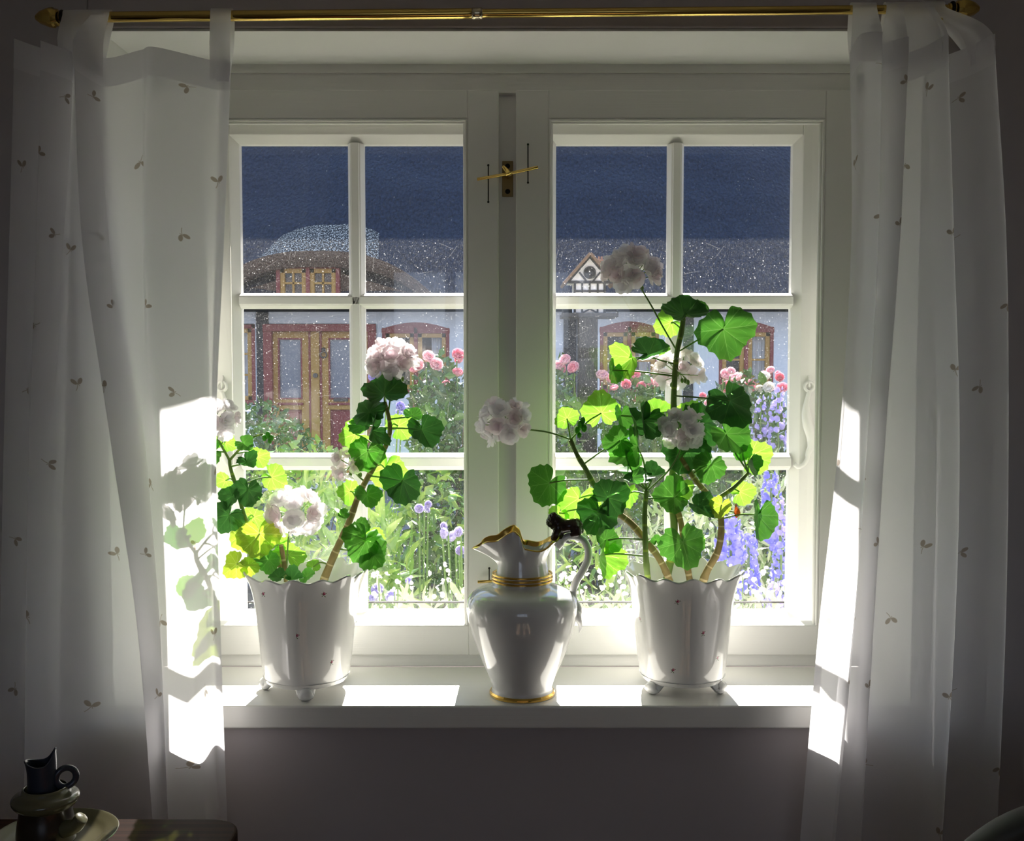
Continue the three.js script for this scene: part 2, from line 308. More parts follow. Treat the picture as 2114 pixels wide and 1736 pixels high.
function makePot(name, cx, cz, turn, spots, label, feetTurn) {
  const o = group(name, null, V(cx, SILL, cz)); tag(o, label, 'flower pot', 'porcelain cachepots on the window sill');
  o.rotation.y = turn;
  const nu = 168, nv = 40;
  const P = (phi, v, out) => { const r = potRadius(phi, v, out), y = POT_F + v * (potTop(phi) * v + POT_H * (1 - v)); return V(Math.sin(phi) * r, y, Math.cos(phi) * r); };
  const outer = surface(nu, nv, (u, v) => P(u * 2 * Math.PI, v, true));
  const inner = surface(nu, nv, (u, v) => { const p = P(-u * 2 * Math.PI, v, false); return p; });
  const lip = surface(nu, 6, (u, v) => { const phi = u * 2 * Math.PI, a = P(phi, 1, true), b = P(phi, 1, false), q = a.clone().lerp(b, v); q.y += 0.0022 * Math.sin(Math.PI * v); return q; });
  const floor_ = new THREE.CylinderGeometry(0.071, 0.066, 0.008, 48).translate(0, POT_F + 0.002, 0);
  const print = phys(rgb(1, 1, 1), 0.16, { map: rosePrint(spots, '#eeedea'), clearcoat: 1, clearcoatRoughness: 0.03 });
  mesh('body', [outer, lip, floor_], print, o); mesh('inside', inner, M.porcelain, o);
  for (const turnBy of feetTurn) {                  // scrolled feet
    const pts = [[0.045, 0.0275], [0.054, 0.0215], [0.062, 0.0125], [0.067, 0.0075], [0.0715, 0.0095], [0.0705, 0.0145], [0.0665, 0.0145], [0.0665, 0.0105]].map(([r, y]) => V(0, y, r));
    mesh('foot', tube(pts, (t) => 0.0105 - 0.006 * t + 0.001 * Math.sin(t * 3), 12, 32).scale(1.75, 1, 1).rotateY(turnBy), M.porcelain, o);
  }
  mesh('soil', new THREE.CylinderGeometry(0.0735, 0.073, 0.012, 40).translate(0, POT_F + POT_H * 0.42, 0), M.soil, o);
  return o;
}
const POTL = V(AX(632, -0.062, 1300), SILL, -0.062), POTR = V(AX(1409, -0.07, 1300), SILL, -0.07);
const spotsFor = (list, c) => list.map(([px, py, a]) => {     // printed where the photograph shows each bud on the near side
  const p = at(px, py, c.z + 0.082), v = (p.y - SILL - POT_F) / POT_H, r = potRadius(0, v), s = Math.max(-0.99, Math.min(0.99, (p.x - c.x) / r)), phi = Math.asin(s);
  return [(phi / (2 * Math.PI) + 1) % 1, v, a];
});
const backSpots = [[0.3, 0.3, 0.2], [0.4, 0.7, -0.4], [0.5, 0.25, 0.3], [0.6, 0.6, 0], [0.7, 0.85, 0.4]];
makePot('flower_pot', POTL.x, POTL.z, 0, [...spotsFor([[537, 1225, 0.2], [671, 1228, 0.1], [613, 1314, 0.3], [680, 1376, 0.1], [724, 1285, 0]], POTL), ...backSpots], 'white porcelain cachepot with rosebuds standing beside the left curtain', [0.17, -1.5, 2.35]);
makePot('flower_pot', POTR.x, POTR.z, 0, [...spotsFor([[1398, 1238, 0.4], [1327, 1292, -0.3], [1454, 1307, 0.1], [1392, 1388, 0.3], [1488, 1366, 0]], POTR), ...backSpots], 'white porcelain cachepot with rosebuds standing to the right of the pitcher', [-0.95, 1.0, 3.1]);

// ---------------------------------------------------------------- the pitcher
{
  const cz = -0.032, c = at(1078, 1300, cz), o = group('pitcher', null, V(c.x, SILL, cz));
  tag(o, 'white porcelain pitcher with gilt bands and a dark lion on its handle', 'pitcher');
  const S = 1 / 1262;                            // metres per photograph pixel at the pitcher's axis
  const hy = (py) => (AY(py, cz) - SILL);
  const prof = [[0.0, 0.002], [0.048, 0.002], [66 * S, 0.0], [66.5 * S, 0.004], [63 * S, 0.0085], [62 * S, 0.015], [71 * S, 0.034], [86 * S, 0.062], [99 * S, 0.09], [109 * S, 0.117], [114 * S, 0.14], [112.5 * S, 0.1545], [105 * S, 0.1655], [93 * S, 0.1725], [77 * S, 0.177], [64 * S, 0.18], [58.5 * S, 0.1835], [57.5 * S, 0.1865]];
  mesh('body', lathe(prof, 96), M.porcelain, o);
  mesh('foot_band', lathePoly([[65.6 * S, 0.0005], [67.3 * S, 0.001], [67.6 * S, 0.0045], [65 * S, 0.0075], [64 * S, 0.0072]], 96), M.gold, o);
  const ny = 0.1865;                                // neck begins here
  for (const [y, r, h] of [[ny + 0.0015, 60.5, 0.0028], [ny + 0.007, 61.2, 0.003], [ny + 0.0125, 60.4, 0.0028]]) mesh('neck_band', new THREE.TorusGeometry(r * S, h * 0.62, 10, 96).rotateX(Math.PI / 2).translate(0, y, 0), M.gold, o);
  // neck and spout: phi 0 at the handle, pi at the tip of the spout
  const key = (x, xs, ys) => { let i = 0; while (i < xs.length - 2 && x > xs[i + 1]) i++; const t = Math.max(0, Math.min(1, (x - xs[i]) / (xs[i + 1] - xs[i]))), k = t * t * (3 - 2 * t); return ys[i] + (ys[i + 1] - ys[i]) * k; };
  const deg = (phi) => { let d = Math.abs(phi * 180 / Math.PI) % 360; return d > 180 ? 360 - d : d; };
  const rimH = (d) => key(d, [0, 25, 60, 84, 100, 112, 150, 180], [0.066, 0.056, 0.043, 0.046, 0.068, 0.073, 0.056, 0.041]);
  const rimR = (d) => key(d, [0, 40, 75, 95, 110, 140, 165, 180], [80, 72, 62, 47, 46, 64, 88, 103]) * S;
  const P = (phi, v, inset) => {
    const d = deg(phi), R = rimR(d), h = rimH(d), r0 = 58 * S, n = 50 * S, t = v;
    const a = r0 + (n - r0) * Math.sin(Math.min(1, t * 2.2) * Math.PI / 2), flare = Math.pow(Math.max(0, t - 0.3) / 0.7, 1.7);
    const r = a + (R - n) * flare - inset, y = ny + 0.012 * Math.min(1, t * 3) + (h + 0.0) * t - 0.0;
    return V(Math.cos(phi) * r, y + (t > 0.97 ? 0 : 0), Math.sin(phi) * r);
  };
  mesh('neck', [surface(128, 32, (u, v) => P(-u * 2 * Math.PI, v, 0)), surface(128, 32, (u, v) => P(u * 2 * Math.PI, v, 0.0035)),
    surface(128, 4, (u, v) => { const p = P(-u * 2 * Math.PI, 1, 0), q = P(-u * 2 * Math.PI, 1, 0.0035); const w = p.lerp(q, v); w.y += 0.0016 * Math.sin(Math.PI * v); return w; })], M.porcelain, o);
  mesh('rim_gilding', [surface(128, 6, (u, v) => P(u * 2 * Math.PI, 0.87 + 0.13 * v, 0.004)),
    surface(128, 5, (u, v) => { const a = P(-u * 2 * Math.PI, 1, -0.0005), b = P(-u * 2 * Math.PI, 1, 0.004); const w = a.lerp(b, v); w.y += 0.0022 * Math.sin(Math.PI * v); return w; })], phys(M.gold.color, 0.22, { metalness: 1 }), o);
  const L = (px, py, dz = 0) => { const p = at(px, py, cz + dz); return V(p.x - c.x, p.y - SILL, dz); };
  const hp = [[1148, 1128], [1160, 1116], [1172, 1108], [1190, 1108], [1206, 1117], [1214, 1134], [1213, 1156], [1203, 1178], [1190, 1199], [1183, 1220], [1184, 1240], [1191, 1258], [1192, 1278]].map(([x, y]) => L(x, y));
  mesh('handle', [tube(hp, (t) => 0.0062 + 0.0025 * Math.exp(-Math.pow((t - 0.9) / 0.07, 2)) + (t < 0.06 ? 0.002 : 0), 14, 70),
    tube([L(1186, 1262, 0.004), L(1193, 1276, 0.004), L(1198, 1292, 0.0), L(1196, 1306, -0.002)], (t) => 0.008 * (1 - t) + 0.001, 10, 16),
    tube([L(1164, 1112), L(1174, 1120), L(1183, 1119)], (t) => 0.004 * (1 - 0.6 * t), 8, 10)], M.porcelain, o);
  // lion couched on the handle's top
  const mcN = 64, mc = new MarchingCubes(mcN, new THREE.MeshStandardMaterial(), false, false, 60000);
  const ctr = L(1166, 1086), half = 0.04;
  const B = (p, q, r0, r1) => ({ p: L(...p), q: L(...q), r0, r1 });
  const bones = [
    B([1158, 1086, 0], [1188, 1084, 0], 0.0108, 0.0108), B([1188, 1084, 0], [1194, 1090, 0], 0.0108, 0.0095), // trunk, rump
    B([1148, 1078, 0], [1160, 1086, 0], 0.0125, 0.0112),                                                     // mane
    B([1142, 1070, 0], [1139, 1074, 0], 0.0090, 0.0073), B([1138, 1078, 0], [1134, 1080, 0], 0.0056, 0.0047),  // head, muzzle
    B([1144, 1061, 0.006], [1145, 1063, 0.006], 0.0030, 0.0030), B([1144, 1061, -0.006], [1145, 1063, -0.006], 0.0030, 0.0030),
    B([1152, 1090, 0.008], [1148, 1104, 0.009], 0.0073, 0.0052), B([1148, 1104, 0.009], [1143, 1110, 0.009], 0.0052, 0.0047),
    B([1152, 1090, -0.008], [1148, 1104, -0.009], 0.0073, 0.0052), B([1148, 1104, -0.009], [1143, 1110, -0.009], 0.0052, 0.0047),
    B([1154, 1102, 0], [1158, 1110, 0], 0.0069, 0.0052),
    B([1190, 1092, 0.009], [1192, 1100, 0.01], 0.0073, 0.0056), B([1192, 1100, 0.01], [1182, 1104, 0.011], 0.0047, 0.0039),
    B([1190, 1092, -0.009], [1192, 1100, -0.01], 0.0073, 0.0056), B([1192, 1100, -0.01], [1182, 1104, -0.011], 0.0047, 0.0039),
    B([1197, 1088, 0], [1201, 1098, 0.004], 0.0026, 0.0022),
  ];
  const sd = (x) => {
    let s = 0; const k = 0.0016;
    for (const b of bones) {
      const d = b.q.clone().sub(b.p), l2 = d.lengthSq(), t = Math.max(0, Math.min(1, x.clone().sub(b.p).dot(d) / (l2 || 1)));
      const e = x.distanceTo(b.p.clone().addScaledVector(d, t)) - (b.r0 + (b.r1 - b.r0) * t); s += Math.exp(-e / k);
    }
    const mane = 0.0012 * noise3.noise(x.x * 420, x.y * 420, x.z * 420) * Math.max(0, 1 - Math.max(0, x.x - L(1152, 1078).x) / 0.01);
    return -k * Math.log(s + 1e-30) + mane;
  };
  for (let z = 0; z < mcN; z++) for (let y = 0; y < mcN; y++) for (let x = 0; x < mcN; x++) {
    const q = V((x - mcN / 2) / (mcN / 2), (y - mcN / 2) / (mcN / 2), (z - mcN / 2) / (mcN / 2)).multiplyScalar(half).add(ctr);
    mc.field[x + y * mcN + z * mcN * mcN] = -sd(q);
  }
  mc.isolation = 0; mc.update();
  const n = mc.count ?? mc.geometry.drawRange.count, g = new THREE.BufferGeometry();
  g.setAttribute('position', new THREE.BufferAttribute(mc.positionArray.slice(0, n * 3).map((v, i) => v * half + [ctr.x, ctr.y, ctr.z][i % 3]), 3));
  g.setAttribute('normal', new THREE.BufferAttribute(mc.normalArray.slice(0, n * 3), 3));
  mesh('lion_figure', g, std(rgb(0.035, 0.018, 0.012), 0.18), o);
}

// ---------------------------------------------------------------- brass curtain rod
const rodPy = (px) => 36 - (px - 128) * 17.5 / 1834;
{
  const z = 0.075, y = rodPy, o = group('curtain_rod', null);
  tag(o, 'shiny brass curtain rod with acorn ends across the top of the window', 'curtain rod');
  const run = (a, b, r) => tube([at(a, y(a), z), at((a + b) / 2, y((a + b) / 2), z), at(b, y(b), z)], r, 20, 30);
  mesh('thick_rod', run(128, 985, 0.0078), M.brass, o); mesh('thin_rod', run(975, 1962, 0.0066), M.brass, o);
  mesh('joint_sleeve', tube([at(974, y(974), z), at(996, y(996), z)], 0.0084, 20, 3), std(rgb(0.8, 0.7, 0.5), 0.2, { metalness: 1 }), o);
  const acorn = (px, py, dir) => {
    const prof = [[0, 0], [0.004, 0.001], [0.0095, 0.008], [0.0125, 0.016], [0.0145, 0.023], [0.0148, 0.027], [0.0128, 0.030], [0.0122, 0.034], [0.0085, 0.0365], [0.008, 0.046], [0, 0.046]];
    const g = lathePoly(prof, 32).rotateZ(dir > 0 ? Math.PI / 2 : -Math.PI / 2), p = at(px, py, z);
    mesh('finial', g.translate(p.x, p.y, p.z), M.brass, o);
    mesh('finial_ring', new THREE.TorusGeometry(0.0085, 0.0028, 8, 24).rotateY(Math.PI / 2).translate(p.x - dir * 0.0405, p.y, p.z), M.iron, o);
  };
  acorn(73, y(100), -1); acorn(2022, y(1990), 1);
  for (const px of [142, 1950]) { const p = at(px, y(px), z); mesh('bracket', [tube([V(p.x, p.y - 0.008, 0.002), V(p.x, p.y - 0.011, 0.04), V(p.x, p.y - 0.008, p.z)], 0.004, 8, 10), new THREE.CylinderGeometry(0.014, 0.014, 0.004, 20).rotateX(Math.PI / 2).translate(p.x, p.y - 0.008, 0.002)], M.brass, o); }
}

// ---------------------------------------------------------------- sheer curtains with printed sprigs
const sprigs = (() => {
  const draw = (c, w, h, bg, ink, pass) => {
    c.fillStyle = bg; c.fillRect(0, 0, w, h);
    const list = []; let s = 11; const r = () => { s = (s * 1664525 + 1013904223) >>> 0; return s / 4294967296; };
    for (let j = 0; j < 6; j++) for (let i = 0; i < 4; i++) list.push([(i + 0.3 + 0.4 * r() + (j % 2) * 0.5) / 4, (j + 0.3 + 0.4 * r()) / 6, r() * 6.28]);
    for (const [u, v, a] of list) for (const ox of [-1, 0, 1]) {
      c.save(); c.translate((u + ox) * w, v * h); c.rotate(a); c.scale(0.66, 0.66); c.fillStyle = ink; c.strokeStyle = ink; c.lineWidth = 2.2;
      for (const q of [-0.55, 0.6]) { c.save(); c.rotate(q); c.beginPath(); c.ellipse(0, -22, 8.5, 15, 0, 0, 7); c.fill(); c.restore(); }
      c.beginPath(); c.moveTo(0, -12); c.quadraticCurveTo(2, 6, 14, 22); c.moveTo(0, -10); c.lineTo(-5, 2); c.stroke(); c.restore();
    }
  };
  return {
    color: canvas(1024, 1365, (c, w, h) => draw(c, w, h, '#ffffff', '#b3a798')),
    alpha: canvas(1024, 1365, (c, w, h) => draw(c, w, h, 'rgb(196,196,196)', 'rgb(228,228,228)'), false),
  };
})();
const TW = 0.56, TH = 0.747;
M.sheer = phys(rgb(0.97, 0.96, 0.98), 1, { map: sprigs.color, alphaMap: sprigs.alpha, transparent: true, transmission: 0.68, thickness: 0, specularIntensity: 0.2 });
M.sheerDouble = phys(rgb(0.95, 0.94, 0.96), 1, { transparent: true, opacity: 0.85, transmission: 0.45, thickness: 0, specularIntensity: 0.2 });
const KY = [100, 500, 900, 1300, 1736];
function curtain(label, pts, tops, hemPx, tabs, bottomY) {
  const o = group('curtain'); tag(o, label, 'curtain', 'sheer white curtains');
  const N = pts.length - 1;
  const ctl = pts.map(([xs, z]) => { const f = spline(xs); return { f, z }; });
  const tx = new THREE.CatmullRomCurve3(tops.map((t, i) => V(i, t, 0)), false, 'catmullrom', 0.3);
  const cloth = (u, v) => {                      // u along the cloth 0..1, v 0 at the top hem, 1 at the bottom
    const s = u * N, i = Math.min(N - 1, Math.floor(s)), t = s - i;
    const g = (k) => ctl[Math.max(0, Math.min(N, k))];
    const topPx = tx.getPoint(u).y, pyTop = topPx, py = pyTop + (1736 - pyTop) * Math.min(1, v / 0.86) + Math.max(0, v - 0.86) * 2900;
    const kt = Math.max(0, Math.min(4, (py < 100 ? 0 : py < 1300 ? (py - 100) / 400 : 3 + Math.min(1.0, (py - 1300) / 436)))) / 4;
    const cr = (a, b, c, d) => { const q = 0.42; const m0 = (c - a) * q, m1 = (d - b) * q, t2 = t * t, t3 = t2 * t; return (2 * t3 - 3 * t2 + 1) * b + (t3 - 2 * t2 + t) * m0 + (-2 * t3 + 3 * t2) * c + (t3 - t2) * m1; };
    const X = [i - 1, i, i + 1, i + 2].map((k) => g(k).f(kt)), Z = [i - 1, i, i + 1, i + 2].map((k) => g(k).z);
    let x = cr(...X), z = cr(...Z);
    z += 0.003 * noise3.noise(u * 9, v * 5, 3) + 0.012 * Math.max(0, v - 0.6);
    return at(x, py, z + 0.0);
  };
  // length along the cloth, for the print
  const len = [0]; { let p = cloth(0, 0.3); for (let i = 1; i <= 200; i++) { const q = cloth(i / 200, 0.3); len.push(len[i - 1] + q.distanceTo(p)); p = q; } }
  const U = (u) => { const k = u * 200, i = Math.min(199, Math.floor(k)); return len[i] + (len[i + 1] - len[i]) * (k - i); };
  const H0 = cloth(0.2, 0).y - cloth(0.2, 1).y;
  mesh('cloth', surface(N * 14, 90, cloth, (u, v) => [U(u) / TW, -v * H0 / TH]), M.sheer, o);
  const off = (p, q) => { p.z += q; return p; };
  const hv = 0.0315;
  mesh('top_hem', surface(N * 14, 6, (u, v) => off(cloth(u, v * hv), 0.0012), (u, v) => [U(u) / TW, 0]), M.sheerDouble, o);
  const hu = hemPx;
  mesh('side_hem', surface(6, 90, (u, v) => off(cloth(u * hu, v), -0.0012), (u, v) => [0, v]), M.sheerDouble, o);
  for (const [u0, u1, lean, pyRod, w] of tabs) { // tab: up from the hem, over the rod and down behind
    const a = cloth(u0, 0.004), b = cloth(u1, 0.004), pxm = W / 2 + (a.x + b.x) / 2 / (EYE[2] - 0.075) * F * 0.985, rodY = AY(rodPy(pxm), 0.075), rr0 = 0.0105, zc = 0.075;
    const A2 = cloth(u0, hv * 0.7), B2 = cloth(u1, hv * 0.7);
    const path = (p, low) => { const mx = p.x + lean * 0.02; return [low, V(p.x, p.y, p.z + 0.001), V(p.x + lean * 0.006, (p.y + rodY) / 2, (p.z + 0.001 + zc + rr0) / 2 + 0.003), ...[0, 30, 60, 90, 120, 150, 180].map((d) => V(mx, rodY + rr0 * Math.sin(d * Math.PI / 180), zc + rr0 * Math.cos(d * Math.PI / 180))), V(p.x + lean * 0.008, (p.y + rodY) / 2, Math.min(p.z, zc) - 0.006), V(p.x, p.y - 0.006, p.z - 0.004)]; };
    const ca = new THREE.CatmullRomCurve3(path(a, A2)), cb = new THREE.CatmullRomCurve3(path(b, B2));
    mesh('tab', surface(10, 60, (s, t) => { const p = ca.getPoint(t).lerp(cb.getPoint(t), s); p.z += 0.0025 * Math.sin(s * 7 + t * 3) * Math.pow(Math.max(0, 1 - 2.4 * Math.abs(0.5 - Math.abs(t - 0.5)) ), 1) * (Math.abs(t - 0.5) > 0.33 ? 1 : 0); return p; }), M.sheerDouble, o);
  }
  return o;
}
curtain('wide sheer white curtain on the left, sunlit along its edge with leaf shadows', [
  [[478, 462, 446, 455, 470], 0.094], [[446, 434, 428, 436, 452], 0.088], [[318, 305, 335, 388, 425], 0.112], [[290, 293, 303, 333, 352], 0.092], [[216, 228, 292, 332, 352], 0.084],
  [[152, 170, 227, 284, 318], 0.125], [[182, 206, 255, 302, 340], 0.1], [[209, 243, 283, 321, 364], 0.066], [[140, 150, 170, 190, 210], 0.068], [[84, 75, 61, 55, 51], 0.118],
  [[125, 115, 112, 105, 100], 0.09], [[155, 142, 132, 122, 118], 0.06], [[90, 70, 60, 50, 50], 0.068], [[30, 19, 8, 0, -8], 0.11], [[62, 52, 45, 42, 40], 0.08], [[95, 82, 72, 62, 60], 0.056],
], [128, 126, 97, 104, 120, 82, 90, 100, 112, 84, 98, 112, 100, 80, 95, 104], 0.052, [[0.005, 0.075, 0, 36, 0], [0.27, 0.335, 0.5, 32, 0], [0.47, 0.53, 0.6, 30, 0], [0.7, 0.77, 0.8, 28, 0]]);
curtain('sheer white curtain bunched in narrow folds on the right side of the window', [
  [[1755, 1758, 1733, 1690, 1652], 0.09], [[1778, 1772, 1760, 1743, 1718], 0.112], [[1821, 1813, 1791, 1763, 1724], 0.122], [[1801, 1796, 1777, 1745, 1707], 0.09], [[1786, 1785, 1770, 1740, 1702], 0.062],
  [[1836, 1825, 1801, 1775, 1745], 0.092], [[1876, 1858, 1828, 1803, 1777], 0.124], [[1852, 1840, 1815, 1792, 1767], 0.094], [[1832, 1817, 1800, 1782, 1762], 0.064], [[1900, 1900, 1890, 1880, 1872], 0.098],
  [[1957, 1969, 1980, 1970, 1944], 0.12], [[1932, 1941, 1951, 1941, 1921], 0.088], [[1916, 1926, 1936, 1926, 1906], 0.06], [[1982, 1992, 1992, 1986, 1980], 0.08], [[2053, 2077, 2081, 2075, 2057], 0.105], [[2024, 2042, 2052, 2042, 2022], 0.066],
], [108, 70, 66, 88, 108, 86, 76, 100, 126, 100, 70, 100, 128, 104, 70, 98], 0.02, [[0.0, 0.135, 0.2, 18, 0], [0.31, 0.42, 0.3, 18, 0], [0.55, 0.64, 0, 16, 0], [0.64, 0.68, -0.4, 16, 0], [0.88, 0.93, -3.2, 15, 0]]);

// ---------------------------------------------------------------- table corner with crockery, and the chair
{
  const T = 0.75, zf = 0.335, xr = AX(482, zf + 0.04, 1715), x0 = xr - 0.9, z1 = 1.0, R = 0.045;
  const o = group('side_table', null, V(0, 0, 0)); tag(o, 'dark brown wooden table with rounded corners in front of the left curtain', 'table');
  const grain = canvas(512, 512, (c, w, h) => { c.fillStyle = '#3a2418'; c.fillRect(0, 0, w, h); for (let i = 0; i < 420; i++) { const y = rnd() * h; c.strokeStyle = `rgba(${rnd() < 0.5 ? '20,10,6' : '98,62,42'},${rr(0.08, 0.3)})`; c.lineWidth = rr(0.5, 2.5); c.beginPath(); c.moveTo(0, y); c.bezierCurveTo(w * 0.3, y + rr(-10, 10), w * 0.7, y + rr(-10, 10), w, y + rr(-4, 4)); c.stroke(); } });
  grain.repeat.set(1.6, 1.6);
  const wood = phys(rgb(0.7, 0.6, 0.55), 0.6, { map: grain, specularIntensity: 0.12 });
  const s = new THREE.Shape(); s.moveTo(x0 + R, zf); s.lineTo(xr - R, zf); s.quadraticCurveTo(xr, zf, xr, zf + R); s.lineTo(xr, z1 - R); s.quadraticCurveTo(xr, z1, xr - R, z1); s.lineTo(x0 + R, z1); s.quadraticCurveTo(x0, z1, x0, z1 - R); s.lineTo(x0, zf + R); s.quadraticCurveTo(x0, zf, x0 + R, zf);
  mesh('table_top', new THREE.ExtrudeGeometry(s, { depth: 0.022, bevelEnabled: true, bevelSize: 0.004, bevelThickness: 0.004, bevelSegments: 3, curveSegments: 12 }).rotateX(Math.PI / 2).translate(0, T - 0.004, 0), wood, o);
  mesh('apron', [box(x0 + 0.06, xr - 0.06, T - 0.11, T - 0.03, zf + 0.05, zf + 0.07), box(x0 + 0.06, xr - 0.06, T - 0.11, T - 0.03, z1 - 0.07, z1 - 0.05), box(x0 + 0.05, x0 + 0.07, T - 0.11, T - 0.03, zf + 0.06, z1 - 0.06), box(xr - 0.07, xr - 0.05, T - 0.11, T - 0.03, zf + 0.06, z1 - 0.06)], wood, o);
  for (const [x, z] of [[x0 + 0.07, zf + 0.07], [xr - 0.07, zf + 0.07], [x0 + 0.07, z1 - 0.07], [xr - 0.07, z1 - 0.07]]) mesh('leg', lathe([[0.012, 0], [0.014, 0.02], [0.018, 0.3], [0.022, 0.5], [0.026, 0.72]], 16).translate(x, 0, z), wood, o);
  // saucer, pot and jug
  const sx = AX(112, 0.42, 1740), sz = 0.415, K = 1 / 1560;
  const olive = phys(rgb(0.15, 0.135, 0.07), 0.25, { clearcoat: 0.6, clearcoatRoughness: 0.1 });
  const sc = tag(mesh('saucer', lathe([[0, 0.004], [0.035, 0.002], [0.04, 0.0], [0.044, 0.004], [0.062, 0.012], [0.071, 0.017], [0.0725, 0.0185], [0.07, 0.0185], [0.06, 0.0145], [0.043, 0.0085], [0, 0.0075]], 56), olive), 'olive glazed saucer on the dark wooden table', 'saucer'); sc.position.set(sx, T, sz);
  const px = AX(95, sz, 1700) - 0.0;
  const pot = group('stoneware_pot', null, V(px, T + 0.008, sz)); tag(pot, 'small olive and brown stoneware pot with a flared collar on the saucer', 'pot');
  mesh('body', lathe([[0, 0.0], [0.03, 0.0], [0.034, 0.006], [0.0335, 0.02], [0.031, 0.034], [0.03, 0.044]], 40), phys(rgb(0.035, 0.022, 0.012), 0.3, { clearcoat: 0.6 }), pot);
  mesh('collar', lathe([[0.0295, 0.042], [0.036, 0.047], [0.0392, 0.053], [0.037, 0.058], [0.029, 0.062], [0.0265, 0.0665], [0.0235, 0.0665], [0.0235, 0.05]], 40), olive, pot);
  mesh('spout', tube([V(0.026, 0.02, 0.012), V(0.042, 0.026, 0.014), V(0.05, 0.036, 0.015)], (t) => 0.011 - 0.003 * t, 12, 12), olive, pot);
  const jug = group('cream_jug', null, V(px - 0.003, T + 0.008 + 0.06, sz)); tag(jug, 'tiny dark blue jug with a tall lip standing in the stoneware pot', 'jug');
  const blue = phys(rgb(0.035, 0.042, 0.065), 0.35, { clearcoat: 0.5 });
  const rim = (phi) => { const c = Math.cos(phi + 0.35); return 0.036 + 0.018 * Math.pow(Math.max(0, c), 2) + 0.006 * Math.pow(Math.max(0, -c), 3); };
  const J = (phi, v, ins) => { const c = Math.cos(phi + 0.35), r = 0.0175 - 0.0012 * v + 0.004 * Math.pow(v, 4) * (Math.pow(Math.max(0, -c), 2)) - ins; return V(Math.cos(phi) * r, v * rim(phi), Math.sin(phi) * r); };
  mesh('body', [surface(64, 20, (u, v) => J(-u * 6.28319, v, 0)), surface(64, 20, (u, v) => J(u * 6.28319, v, 0.002)), surface(64, 3, (u, v) => { const a = J(-u * 6.28319, 1, 0).lerp(J(-u * 6.28319, 1, 0.002), v); a.y += 0.001 * Math.sin(v * 3.14); return a; }), new THREE.CylinderGeometry(0.0172, 0.0172, 0.003, 32).translate(0, 0.0015, 0)], blue, jug);
  mesh('handle', new THREE.TorusGeometry(0.0115, 0.004, 10, 28).rotateY(0.5).translate(0.027, 0.018, -0.004), blue, jug);
}
{ // round-backed chair, only the top of its back comes into the picture
  const z = 0.5, c = at(2232, 1990, z), R = 0.19, o = group('dining_chair', null, V(c.x, 0, z)); tag(o, 'dark chair with a round padded back at the right hand edge', 'chair');
  const pad = std(rgb(0.055, 0.055, 0.05), 0.9, { bumpMap: plasterBump, bumpScale: 0.001 }), rimM = std(rgb(0.075, 0.075, 0.065), 0.6);
  const wood = std(rgb(0.12, 0.1, 0.075), 0.5);
  mesh('back_pad', new THREE.CylinderGeometry(R - 0.012, R - 0.012, 0.03, 72).rotateX(Math.PI / 2).translate(0, c.y, 0), pad, o);
  mesh('back_frame', new THREE.TorusGeometry(R - 0.008, 0.012, 14, 96).scale(1, 1, 1.7).translate(0, c.y, 0), rimM, o);
  mesh('seat', new RoundedBoxGeometry(0.42, 0.06, 0.42, 4, 0.025).translate(0, 0.43, 0.2), pad, o);
  for (const [x, q] of [[-0.17, 0.38], [0.17, 0.38]]) mesh('leg', tube([V(x, 0.42, q), V(x * 1.05, 0, q + 0.02)], 0.018, 10, 6), wood, o);
  for (const x of [-0.15, 0.15]) mesh('leg', tube([V(x * 0.9, c.y - R * 0.62, 0), V(x * 1.05, 0.44, 0.015), V(x * 1.1, 0, -0.02)], 0.017, 10, 12), wood, o);
}
// ---------------------------------------------------------------- geraniums
const leafPrint = (base, vein, zone) => canvas(512, 512, (c, w) => {
  c.fillStyle = base; c.fillRect(0, 0, w, w); c.translate(w / 2, w / 2);
  const gr = c.createRadialGradient(0, 0, w * 0.05, 0, 0, w * 0.5); gr.addColorStop(0, 'rgba(0,0,0,0)'); gr.addColorStop(0.45, zone); gr.addColorStop(0.62, zone); gr.addColorStop(0.85, 'rgba(0,0,0,0)'); c.fillStyle = gr; c.fillRect(-w, -w, 2 * w, 2 * w);
  c.strokeStyle = vein; c.lineCap = 'round';
  for (let k = -3; k <= 3; k++) {
    const a = -k * 0.78; c.save(); c.rotate(a); c.lineWidth = 5; c.beginPath(); c.moveTo(0, 0); c.lineTo(0, -w * 0.25); c.stroke(); c.lineWidth = 3; c.beginPath(); c.moveTo(0, -w * 0.25); c.lineTo(0, -w * 0.42); c.stroke(); c.lineWidth = 1.6;
    for (const [q, s] of [[0.16, 1], [0.2, -1], [0.27, 1], [0.3, -1]]) { c.beginPath(); c.moveTo(0, -w * q); c.quadraticCurveTo(s * w * 0.05, -w * (q + 0.08), s * w * 0.1, -w * (q + 0.13)); c.stroke(); }
    c.restore();
  }
});
const leafMat = (base, vein, zone, tr, rough) => phys(rgb(1, 1, 1), rough, { map: leafPrint(base, vein, zone), transmission: tr, thickness: 0, specularIntensity: 0.5 });
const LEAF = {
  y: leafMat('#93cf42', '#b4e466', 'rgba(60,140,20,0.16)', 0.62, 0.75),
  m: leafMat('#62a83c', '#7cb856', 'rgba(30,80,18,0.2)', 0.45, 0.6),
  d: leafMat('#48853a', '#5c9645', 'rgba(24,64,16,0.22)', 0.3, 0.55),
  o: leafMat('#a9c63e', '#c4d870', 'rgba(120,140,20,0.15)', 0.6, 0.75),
  w: leafMat('#c0521c', '#e08a3c', 'rgba(110,30,8,0.3)', 0.45, 0.8),
};
